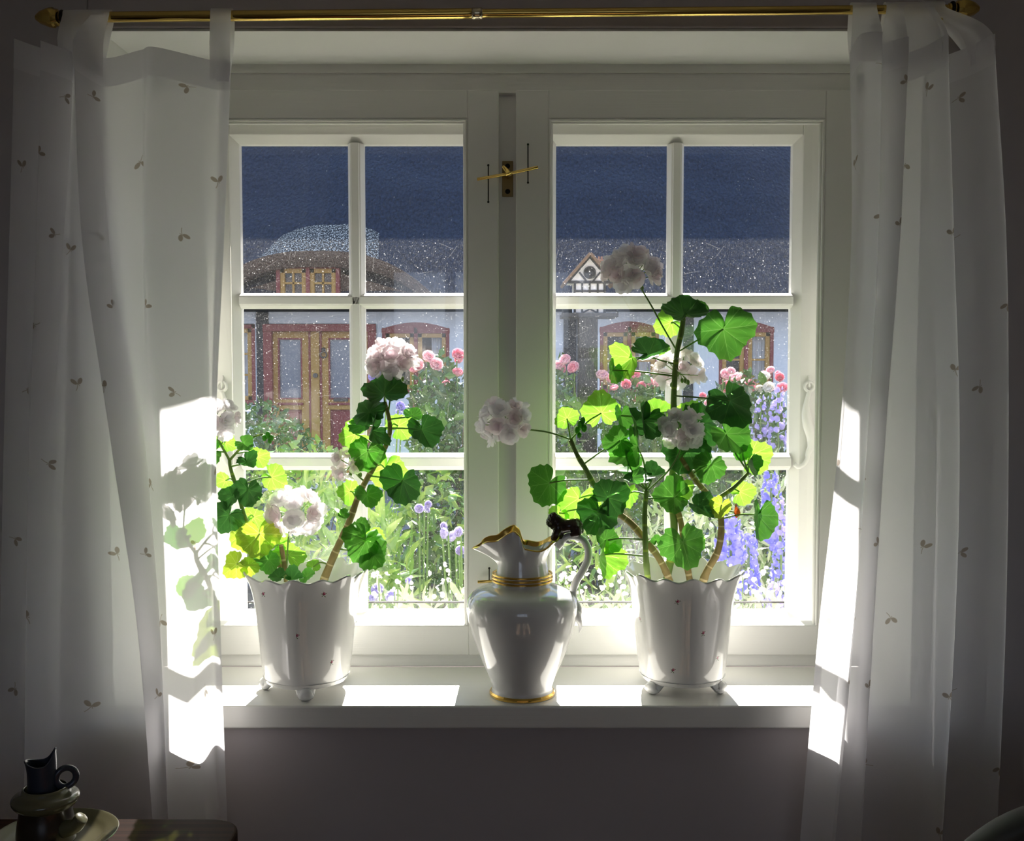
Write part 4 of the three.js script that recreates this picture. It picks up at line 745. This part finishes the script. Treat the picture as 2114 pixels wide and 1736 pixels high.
const thatchBump = noiseTex(512, (x, y) => { const v = 0.5 + 0.5 * noise3.noise(x * 80, y * 30, 1) + 0.3 * noise3.noise(x * 190, y * 60, 4); return [v, v, v]; });
M.thatch = phys(rgb(0.075, 0.085, 0.11), 0.7, { map: thatchTex, bumpMap: thatchBump, bumpScale: 0.03 });
const sunPatchTex = noiseTex(512, (x, y) => { const v = Math.max(0, 0.12 + 1.9 * noise3.noise(x * 46 + y * 18, y * 30 - x * 14, 1) + 0.7 * noise3.noise(x * 120, y * 80, 4)); return [0.12 + 1.4 * v, 0.12 + 1.4 * v, 0.12 + 1.4 * v]; }, true);
M.thatchSunPaint = phys(rgb(1, 0.93, 0.8), 0.45, { map: sunPatchTex, bumpMap: thatchBump, bumpScale: 0.05 });  // sunlit look of the dormer top, put into the colour
M.thatchEdge = phys(rgb(0.2, 0.13, 0.09), 0.9, { bumpMap: thatchBump, bumpScale: 0.03 });
{ // main roof: steep slope facing the window, rounded ridge, thick eaves
  const z0 = ZH + 0.42, y0 = eave + 0.02, sl = 49 * Math.PI / 180, L = 6.1, dz = Math.cos(sl), dy = Math.sin(sl);
  const prof = []; prof.push([z0 - 0.5, y0 + 0.06], [z0 - 0.02, y0], [z0 + 0.02, y0 + 0.08]);
  for (let i = 1; i <= 24; i++) { const t = L * i / 24; prof.push([z0 - 0.08 - t * dz, y0 + 0.2 + t * dy]); }
  const top = prof[prof.length - 1]; prof.push([top[0] - 0.2, top[1] + 0.05], [top[0] - 0.45, top[1] - 0.1]); for (let i = 1; i <= 6; i++) prof.push([top[0] - 0.45 - L * dz * i / 6, top[1] - 0.1 - L * dy * i / 6]);
  const n = prof.length - 1;
  mesh('thatched_roof', surface(200, n * 2, (u, v) => { const s = v * n, i = Math.min(n - 1, Math.floor(s)), t = s - i, x = -11.6 + 21.2 * u, k = 0.05 * noise3.noise(x * 0.8, s * 0.4, 2) + 0.02 * noise3.noise(x * 4, s * 2, 7); return V(x, prof[i][1] + (prof[i + 1][1] - prof[i][1]) * t + k, prof[i][0] + (prof[i + 1][0] - prof[i][0]) * t + k); }, (u, v) => [u * 9, v * 5]), M.thatch, house);
}
{ // eyebrow dormer over the door, sunlight on its top painted as a near-white patch
  const xc = AX(662, ZH + 0.5), zf = ZH + 0.62, yTop = AY(520, zf), hw = 1.3, zb = ZH - 1.2, g = group('dormer', house);
  const drop = (e) => 0.5 * Math.pow(Math.abs(e), 2.6);
  const top = (e, v, lift) => { const x = xc + e * hw * (1 - 0.3 * v); return V(x, yTop - drop(e) + (zf - zb) * v * 0.42 + lift + 0.012 * noise3.noise(x * 6, v * 9, 1), zf + (zb - zf) * v); };
  mesh('dormer_thatch', surface(60, 24, (u, v) => top(u * 2 - 1, v, 0), (u, v) => [u * 1.6, v * 0.9]), M.thatch, g);
  mesh('painted_sun_patch', surface(40, 20, (u, v) => top(-0.5 + 1.02 * u, v, 0.014), (u, v) => [u * 1.5, v * 1.5]), M.thatchSunPaint, g);
  mesh('thatch_edge', [surface(60, 6, (u, v) => { const e = u * 2 - 1; return V(xc + e * hw, yTop - drop(e) + 0.014 - 0.17 * v * (1 - 0.2 * Math.abs(e)), zf - 0.12 * v * v); }, (u, v) => [u * 1.6, v * 0.2]), surface(60, 4, (u, v) => { const e = u * 2 - 1; return V(xc + e * hw * (1 - 0.04 * v), yTop - drop(e) + 0.014 - 0.17 * (1 - 0.2 * Math.abs(e)), zf - 0.12 - 0.6 * v); }, (u, v) => [u * 1.6, v * 0.4])], M.thatchEdge, g);
  mesh('dormer_wall', prism([[xc - 1.1, eave + 0.1], [xc + 1.1, eave + 0.1], [xc + 0.95, yTop - 0.42], [xc, yTop - 0.15], [xc - 0.95, yTop - 0.42]], ZH + 0.2, ZH + 0.36), M.thatchEdge, g);
}
casementAt(590, 716, 553, 627);
function casementAt(a, b, t, c) { const w = casement(a, b, t, c, 0, 2, 2); w.position.z = 0.44; return w; }
// ---------------------------------------------------------------- front garden
const GL = {
  rose: [phys(rgb(0.055, 0.115, 0.03), 0.26), phys(rgb(0.1, 0.21, 0.045), 0.3)],
  lime: [phys(rgb(0.46, 0.62, 0.16), 0.3, { transmission: 0.5, thickness: 0 }), phys(rgb(0.2, 0.38, 0.07), 0.28, { transmission: 0.4, thickness: 0 })],
  sage: [phys(rgb(0.32, 0.45, 0.2), 0.3, { transmission: 0.4, thickness: 0 }), phys(rgb(0.6, 0.66, 0.46), 0.35, { transmission: 0.4, thickness: 0 })],
};
const gStem = std(rgb(0.12, 0.22, 0.05), 0.6), gTwig = std(rgb(0.1, 0.07, 0.04), 0.8);
function blade(w, fold, curl) { return surface(4, 6, (u, v) => { const s = (u - 0.5) * 2, wd = w * Math.pow(Math.sin(Math.PI * Math.min(1, 0.04 + v * 0.96)), 0.8); return V(s * wd, v, fold * Math.abs(s) * wd - curl * v * v); }); }
const blades = { oval: [blade(0.3, 0.3, 0.15), blade(0.34, 0.5, 0.3), blade(0.28, 0.15, -0.1)], narrow: [blade(0.1, 0.3, 0.25), blade(0.12, 0.2, 0.5), blade(0.09, 0.4, 0.1)] };
const lowBlades = { oval: [[0.3, 0.15], [0.34, 0.3]].map(([w, c]) => surface(2, 2, (u, v) => { const s = (u - 0.5) * 2, wd = w * Math.sin(Math.PI * (0.03 + v * 0.94)); return V(s * wd, v, 0.3 * Math.abs(s) * wd - c * v * v); })), narrow: [[0.1, 0.3], [0.12, 0.5]].map(([w, c]) => surface(2, 3, (u, v) => { const s = (u - 0.5) * 2, wd = w * Math.sin(Math.PI * (0.03 + v * 0.94)); return V(s * wd, v, 0.2 * Math.abs(s) * wd - c * v * v); })) };
function randQ(up = 0.3) { const d = V(rr(-1, 1), rr(-1, 1) + up, rr(-1, 1)).normalize(); return new THREE.Quaternion().setFromUnitVectors(V(0, 1, 0), d).multiply(new THREE.Quaternion().setFromAxisAngle(V(0, 1, 0), rr(0, 6.28))); }
function placedCopies(geos, places) { return mergeGeometries(places.map(([p, q, s], i) => clean(geos[i % geos.length]).applyMatrix4(new THREE.Matrix4().compose(p, q, V(s, s, s))))); }
// shrub: stems, single leaves on the near side, the rest of the foliage as one part
function shrub(name, label, cat, o) {
  const g = group(name, null, V(o.x, GY, o.z)); tag(g, label, cat, o.group);
  const hgt = o.top - GY, pick = () => { const a = rr(0, 6.28), r = Math.sqrt(rnd()), v = Math.pow(rnd(), o.fill ?? 0.75), w = o.w * (o.shape ? o.shape(v) : Math.sqrt(Math.max(0.05, 1 - Math.pow(v * 2 - 0.9, 2) * 0.72))); return V(Math.cos(a) * r * w, 0.03 + v * hgt * (1 - 0.12 * r * r), Math.sin(a) * r * (o.d ?? o.w * 0.7)); };
  const st = []; for (let i = 0; i < (o.stems ?? 7); i++) { const e = pick(); e.y = hgt * rr(0.6, 0.95); st.push(tube([V(e.x * 0.25, -0.02, e.z * 0.25), V(e.x * 0.5, e.y * 0.5, e.z * 0.5), e], (t) => 0.006 * (1 - 0.7 * t) * (o.thick ?? 1), 5, 8)); }
  for (const s of st) mesh('stem', s, o.twig ?? gTwig, g);
  const kind = o.kind ?? 'oval', mats = GL[o.mat];
  for (let m = 0; m < 2; m++) { const pl = []; for (let i = 0; i < o.n / 2; i++) pl.push([pick(), randQ(o.up), rr(0.7, 1.2) * o.size]); stuff(mesh('foliage', placedCopies(lowBlades[kind], pl), mats[m], g)); }
  for (let i = 0; i < (o.single ?? 40); i++) { const p = pick(); p.z = Math.abs(p.z) * 0.6 + (o.d ?? o.w * 0.7) * 0.45; const l = mesh('leaf', blades[kind][i % 3], mats[i % 2], g); l.position.copy(p); l.quaternion.copy(randQ(o.up)); l.scale.setScalar(rr(0.9, 1.35) * o.size); }
  return g;
}
// rose bloom: spiralling cupped petals
const bloomGeo = (() => { const list = []; for (let r = 0; r < 4; r++) for (let i = 0; i < 5 + r; i++) { const g = petalGeo(0.55, 0.55, 0.06, i).clone(), s = 0.42 + 0.2 * r; list.push(clean(g.scale(s, s, s).rotateX(1.25 - r * 0.3).rotateZ(i / (5 + r) * 6.28 + r * 0.5).translate(0, 0, 0.14 - r * 0.05))); } return mergeGeometries(list); })();
const bloomMat = { pink: phys(rgb(0.94, 0.52, 0.6), 0.7, { transmission: 0.5, thickness: 0 }), pale: phys(rgb(0.96, 0.7, 0.74), 0.7, { transmission: 0.5, thickness: 0 }), white: phys(rgb(0.95, 0.93, 0.88), 0.7, { transmission: 0.5, thickness: 0 }), lilac: phys(rgb(0.55, 0.5, 0.9), 0.7, { transmission: 0.4, thickness: 0 }), blue: phys(rgb(0.3, 0.3, 0.85), 0.7, { transmission: 0.4, thickness: 0 }), mauve: phys(rgb(0.75, 0.7, 0.92), 0.7, { transmission: 0.45, thickness: 0 }) };
function rose(label, px0, px1, top, z, blooms, n = 1100) {
  const a = at(px0, top, z), b = at(px1, top, z), x = (a.x + b.x) / 2, w = Math.abs(b.x - a.x) / 2;
  const g = shrub('rose_bush', label, 'rose bush', { x, z, top: a.y + 0.02, w, d: 0.35, n, size: 0.042, fill: 0.6, mat: 'rose', single: 80, stems: 9, group: 'rose bushes in the front garden', up: 0.2, shape: (v) => 0.75 + 0.25 * Math.sin(v * 3) });
  for (const [px, py, r, c] of blooms) {
    const k = 1 / 510 * (EYE[2] - z) / 4.4, h = group('rose_bloom', g), p = at(px, py, z + rr(0, 0.25)).sub(g.position);
    const nb = r > 14 ? 3 : 1;
    for (let i = 0; i < nb; i++) { const f = mesh('blossom', bloomGeo, bloomMat[i === 1 && c === 'pink' ? 'pale' : c], h); f.position.copy(p).add(nb > 1 ? V((i - 1) * r * 0.85 * k, (i === 1 ? 0.45 : -0.2) * r * k, rr(-0.02, 0.02)) : V(0, 0, 0)); f.quaternion.setFromUnitVectors(UPZ, V(rr(-0.6, 0.6), rr(0.1, 0.9), rr(0.3, 1)).normalize()); f.scale.setScalar((nb > 1 ? r * 0.78 : r * 1.25) * k); }
    mesh('bloom_stalk', tube([V(p.x * 0.8, p.y - 0.35, p.z - 0.15), V(p.x, p.y - 0.1, p.z - 0.02), V(p.x, p.y - 0.012, p.z)], 0.003, 5, 8), gStem, h);
  }
  return g;
}
rose('rose bush with large pink clusters outside the left sash, beside the tall geranium stem', 835, 985, 757, -2.6, [[880, 752, 22, 'pale'], [943, 738, 14, 'pink'], [962, 742, 15, 'pink'], [944, 776, 12, 'pink'], [852, 768, 9, 'pink'], [922, 797, 9, 'pink'], [856, 838, 8, 'pink'], [874, 800, 8, 'pale']], 2600);
rose('rose bush with pink clusters left of the bird house post', 1110, 1200, 765, -2.5, [[1170, 757, 20, 'pale'], [1152, 762, 12, 'pink'], [1186, 764, 11, 'pink']], 1100);
rose('wide rose bush with scattered pink blooms right of the bird house post', 1230, 1420, 790, -2.7, [[1243, 782, 13, 'pale'], [1257, 790, 13, 'pink'], [1292, 796, 11, 'pink'], [1315, 778, 10, 'pink'], [1342, 797, 15, 'pink'], [1325, 800, 10, 'pink'], [1352, 790, 9, 'pale'], [1270, 806, 9, 'pink'], [1310, 830, 8, 'pink']], 2800);
rose('rose bush mixing pink and white blooms beside the blue larkspur', 1430, 1630, 790, -2.6, [[1493, 778, 13, 'pale'], [1507, 770, 9, 'pale'], [1523, 797, 22, 'pink'], [1548, 795, 9, 'pink'], [1577, 783, 12, 'white'], [1592, 775, 15, 'pink'], [1610, 780, 10, 'pink'], [1545, 812, 9, 'white'], [1570, 806, 9, 'white'], [1590, 804, 12, 'white'], [1615, 806, 12, 'pink'], [1570, 820, 9, 'white'], [1449, 820, 8, 'pink'], [1460, 835, 7, 'pale']], 2400);
// larkspur: tall spikes of blue florets
const spurGeo = (() => { const l = []; for (let i = 0; i < 5; i++) l.push(clean(petals[i % 4].clone().rotateX(0.3).rotateZ(i * 1.257))); return mergeGeometries(l); })();
function larkspur(label, px, top, bot, z, mat, w, n) {
  const a = at(px, top, z), b = at(px, bot, z), g = group('larkspur', null, V(a.x, GY, z)); tag(g, label, 'larkspur', 'blue larkspur in the front garden');
  mesh('stem', tube([V(0, -0.02, 0), V(0.01, (a.y - GY) * 0.5, 0), V(0, a.y - GY, 0)], 0.0035, 6, 12), gStem, g);
  const pl = [], s = (EYE[2] - z) / F;
  for (let i = 0; i < n; i++) { const t = (i + rr(-0.4, 0.4)) / n, y = a.y - GY - (a.y - b.y) * Math.max(0, t), an = i * 2.4 + rr(-0.5, 0.5), r = w * s * (0.3 + 0.7 * Math.sqrt(Math.max(0, t))) * rr(0.75, 1.15), d = V(Math.cos(an), rr(-0.1, 0.4), Math.sin(an)); pl.push([V(d.x * r, y, d.z * r), new THREE.Quaternion().setFromUnitVectors(UPZ, d.clone().normalize()), w * s * (0.36 + 0.2 * t) * rr(0.7, 1.2)]); }
  stuff(mesh('flower_spike', placedCopies([spurGeo], pl), bloomMat[mat], g));
  const lf = []; for (let i = 0; i < 26; i++) { const q = randQ(0.5); lf.push([V(rr(-0.04, 0.04), rr(0.1, 0.85) * (b.y - GY), rr(-0.04, 0.04)), q, rr(0.05, 0.09)]); }
  stuff(mesh('foliage', placedCopies(lowBlades.narrow, lf), GL.sage[0], g));
}
larkspur('pale blue larkspur with the highest spike beside the white roses', 1606, 800, 935, -2.2, 'lilac', 19, 30);
larkspur('blue larkspur left of the highest spike, below the white rose', 1570, 820, 930, -2.25, 'lilac', 16, 26);
larkspur('blue larkspur behind the drooping geranium leaf at lower right', 1592, 978, 1130, -1.3, 'blue', 24, 46);
larkspur('deep violet blue larkspur standing between the geranium stems over the right pot', 1508, 1068, 1160, -0.95, 'blue', 26, 42);
larkspur('violet blue larkspur close to the right pot rim, in front of paler ones', 1545, 1105, 1230, -1.0, 'blue', 22, 44);
larkspur('lilac larkspur low by the outer frame at the right', 1612, 1120, 1250, -0.95, 'blue', 20, 44);
larkspur('small lilac larkspur just under the outer sash bar at the far right', 1610, 1030, 1110, -1.2, 'lilac', 16, 32);
larkspur('low violet larkspur beside the right pot, over the sunlit ledge', 1598, 1205, 1262, -0.85, 'lilac', 20, 26);
// bellflowers and other plants by the lower panes
function bell(label, spots, z, mat, stemTo) {
  const c = at(spots[0][0], spots[0][1], z), g = group('bellflower', null, V(c.x, GY, z)); tag(g, label, 'flower', 'lilac bellflowers under the window');
  const s = (EYE[2] - z) / F;
  for (const [px, py, r] of spots) { const p = at(px, py, z + rr(-0.05, 0.05)).sub(g.position), h = group('bloom', g), f = mesh('blossom', bloomGeo, bloomMat[mat], h); f.position.copy(p); f.quaternion.setFromUnitVectors(UPZ, V(rr(-0.8, 0.8), rr(-0.3, 0.8), rr(0.2, 1)).normalize()); f.scale.setScalar(r * s); mesh('bloom_stalk', tube([V(stemTo ?? 0, 0, 0), V(p.x * 0.6 + (stemTo ?? 0) * 0.4, p.y * 0.6, p.z * 0.5), p], 0.0028, 5, 10), gStem, h); }
}
bell('lilac bellflower with a leaning stem outside the left sash, near the centre frame', [[925, 1100, 15], [940, 1112, 16], [952, 1100, 14], [948, 1135, 13], [912, 1086, 11]], -0.95, 'mauve', 0.05);
bell('pale lilac bellflower low in the left sash beside the left pot', [[784, 1222, 18], [800, 1232, 16], [776, 1238, 14], [838, 1196, 10]], -0.8, 'lilac');
bell('blue bellflower behind the white blossom on the left geranium', [[781, 764, 16], [797, 772, 15], [772, 776, 12], [822, 842, 14], [830, 850, 12]], -1.9, 'lilac');
bell('white lilac bellflower high in the lower left pane', [[866, 1046, 13], [876, 1054, 11], [884, 1040, 10]], -1.1, 'mauve');
shrub('leafy_shrub', 'shrub with oval leaves reaching up to the bar of the left sash', 'shrub', { x: at(905, 1000, -1.8).x, z: -1.8, top: at(900, 975, -1.8).y, w: 0.3, d: 0.16, n: 560, size: 0.044, mat: 'lime', single: 150, stems: 8, up: 0.1 });
shrub('narrow_leaved_shrub', 'bright green narrow leaved plant behind the bent geranium stem', 'shrub', { x: at(790, 1100, -1.06).x, z: -1.06, top: at(800, 1075, -1.06).y, w: 0.13, d: 0.06, n: 560, size: 0.07, kind: 'narrow', mat: 'lime', single: 150, stems: 9, up: 0.7, twig: gStem });
shrub('narrow_leaved_shrub', 'tall narrow leaved stems above the left pot, between its two plant stems', 'shrub', { x: at(650, 1000, -1.3).x, z: -1.3, top: at(650, 962, -1.3).y, w: 0.18, d: 0.08, n: 640, size: 0.07, kind: 'narrow', mat: 'lime', single: 130, stems: 12, up: 0.9, twig: gStem });
shrub('leafy_shrub', 'dark leaved shrub low behind the lilac bellflower', 'shrub', { x: at(890, 1150, -1.42).x, z: -1.42, top: at(890, 1085, -1.42).y, w: 0.2, d: 0.08, n: 420, size: 0.045, mat: 'rose', single: 110, stems: 7, up: 0.1 });
shrub('hedge_bush', 'dark green bush in front of the yellow door, left of it', 'bush', { x: at(540, 900, -5.6).x, z: -5.6, top: at(540, 838, -5.6).y, w: 0.5, d: 0.4, n: 1700, size: 0.055, mat: 'rose', single: 0, stems: 6 });
shrub('leafy_shrub', 'low sunny plant along the bar in front of the door steps', 'shrub', { x: at(620, 950, -3.2).x, z: -3.2, top: at(620, 922, -3.2).y, w: 0.55, d: 0.3, n: 900, size: 0.05, mat: 'lime', single: 90, stems: 8 });
shrub('leafy_shrub', 'sage green plants behind the pitcher handle, under the right sash', 'shrub', { x: at(1230, 1080, -1.05).x, z: -1.05, top: at(1230, 1020, -1.05).y, w: 0.15, d: 0.06, n: 520, size: 0.05, kind: 'narrow', mat: 'lime', single: 120, stems: 12, up: 0.8, twig: gStem });
shrub('leafy_shrub', 'silvery plant with narrow leaves between the stems over the right pot', 'shrub', { x: at(1400, 1080, -1.32).x, z: -1.32, top: at(1400, 1010, -1.32).y, w: 0.22, d: 0.07, n: 620, size: 0.055, kind: 'narrow', mat: 'sage', single: 120, stems: 12, up: 0.8, twig: gStem });
shrub('leafy_shrub', 'silvery foliage among the larkspur by the right frame', 'shrub', { x: at(1570, 1080, -1.6).x, z: -1.6, top: at(1570, 950, -1.6).y, w: 0.2, d: 0.08, n: 760, size: 0.055, kind: 'narrow', mat: 'sage', single: 120, stems: 12, up: 0.8, twig: gStem });
{ // low white edging flowers right under the window
  const lobes = clean(spurGeo); const z = -0.75;
  for (const [px0, px1, label] of [[745, 985, 'cloud of small white flowers at the foot of the left sash'], [1150, 1300, 'cloud of small white flowers behind the pitcher handle'], [1500, 1640, 'cloud of small white flowers to the right of the right pot']]) {
    const c = at((px0 + px1) / 2, 1250, z), g = group('white_flowers', null, V(c.x, GY, z)); tag(g, label, 'flowers', 'white edging flowers under the window');
    const hw = (AX(px1, z) - AX(px0, z)) / 2, top = AY(1205, z) - GY, pl = [], lf = [], st = [];
    for (let i = 0; i < 130; i++) { const p = V(rr(-hw, hw), top * rr(0.82, 1.04), rr(-0.05, 0.05)); pl.push([p, randQ(0.3), rr(0.004, 0.009)]); if (i % 8 === 0) st.push(tube([V(p.x * 0.8, 0, p.z * 0.8), p], 0.0016, 4, 4)); }
    for (let i = 0; i < 420; i++) lf.push([V(rr(-hw, hw), top * rr(0.3, 0.96), rr(-0.06, 0.05)), randQ(0.8), rr(0.04, 0.07)]);
    stuff(mesh('blossom_cloud', placedCopies([lobes], pl), bloomMat.white, g)); stuff(mesh('foliage', placedCopies(lowBlades.narrow, lf), GL.sage[1], g)); stuff(mesh('stems', st, gStem, g));
  }
}
{ // thin rail along the flower bed
  const z = -0.6, g = group('bed_rail', null, V(0, GY, z)); tag(g, 'thin dark rail along the flower bed just outside the lower panes', 'rail');
  const y = AY(1243, z) - GY; mesh('rail', tube([V(-0.75, y, 0), V(0, y, 0), V(0.75, y, 0)], 0.0022, 6, 6), M.iron, g);
  for (const x of [-0.74, 0.02, 0.74]) mesh('post', tube([V(x, -0.03, -0.004), V(x, y + 0.01, -0.004)], 0.005, 8, 3), M.iron, g);
}
{ // bird house: small half-timbered gable on a tarred post
  const z = -2.75, o = group('bird_house', null, V(AX(1212, z), GY, z)); tag(o, 'little half-timbered bird house on a dark post outside the right sash', 'bird house');
  const X = (p) => AX(p, z) - o.position.x, Y = (p) => AY(p, z) - GY, wh = std(rgb(0.8, 0.8, 0.8), 0.8), tar = HM.tar, clay = std(rgb(0.2, 0.125, 0.075), 0.8), d = 0.09;
  mesh('post', box(X(1192), X(1232), -0.05, Y(652), -0.04, 0.04, 0.004), std(rgb(0.035, 0.034, 0.036), 0.8, { bumpMap: plasterBump, bumpScale: 0.01 }), o);
  mesh('platform', [box(X(1157), X(1270), Y(657), Y(648), -0.1, 0.12, 0.003), box(X(1157), X(1160), Y(648), Y(642), 0.1, 0.12, 0), box(X(1267), X(1270), Y(648), Y(642), 0.1, 0.12, 0)], tar, o);
  mesh('body', box(X(1183), X(1243), Y(648), Y(585), -d, d, 0), wh, o);
  mesh('gable', prism([[X(1170), Y(586)], [X(1256), Y(586)], [X(1213), Y(536)]], -d, d), wh, o);
  const bar = (a, b, w) => { const p = V(X(a[0]), Y(a[1]), 0), q = V(X(b[0]), Y(b[1]), 0), L = p.distanceTo(q); return box(-L / 2, L / 2, -w / 2, w / 2, d - 0.002, d + 0.008, 0.001).rotateZ(Math.atan2(q.y - p.y, q.x - p.x)).translate((p.x + q.x) / 2, (p.y + q.y) / 2, 0); };
  mesh('timbers', [bar([1168, 586], [1258, 586], 0.011), bar([1170, 586], [1213, 535], 0.008), bar([1256, 586], [1213, 535], 0.008), bar([1192, 566], [1208, 586], 0.007), bar([1234, 566], [1218, 586], 0.007), bar([1183, 588], [1183, 648], 0.009), bar([1243, 588], [1243, 648], 0.009), bar([1198, 588], [1198, 648], 0.007), bar([1213, 588], [1213, 636], 0.007), bar([1229, 588], [1229, 648], 0.007), bar([1183, 604], [1243, 604], 0.009), bar([1183, 636], [1243, 636], 0.007), bar([1198, 648], [1222, 636], 0.006), bar([1229, 648], [1205, 636], 0.006)], tar, o);
  mesh('entrance_hole', [new THREE.CylinderGeometry(0.021, 0.021, 0.012, 28).rotateX(Math.PI / 2).translate(X(1213), Y(567), d + 0.004)], HM.dark, o);
  mesh('hole_ring', new THREE.TorusGeometry(0.0225, 0.003, 8, 28).translate(X(1213), Y(567), d + 0.009), std(rgb(0.01, 0.01, 0.01), 0.4), o);
  const slab = (s) => { const e = V(X(1213 + s * 53), Y(590), 0), a = V(X(1213), Y(529), 0), L = e.distanceTo(a), an = Math.atan2(a.y - e.y, (a.x - e.x)); return box(-L / 2, L / 2, -0.006, 0.006, -d - 0.03, d + 0.04, 0.002).rotateZ(an).translate((a.x + e.x) / 2, (a.y + e.y) / 2, 0); };
  for (const s of [-1, 1]) mesh('roof_board', slab(s), clay, o);
  mesh('chimney', [box(X(1231), X(1244), Y(566), Y(538), -0.02, 0.014, 0.001), box(X(1229.5), X(1245.5), Y(540), Y(536), -0.024, 0.018, 0.001), new THREE.CylinderGeometry(0.004, 0.0045, 0.014, 10).translate(X(1235), Y(533), 0), new THREE.CylinderGeometry(0.004, 0.0045, 0.014, 10).translate(X(1240.5), Y(533), 0)], std(rgb(0.36, 0.2, 0.13), 0.8), o);
}
renderer.render(scene, camera);
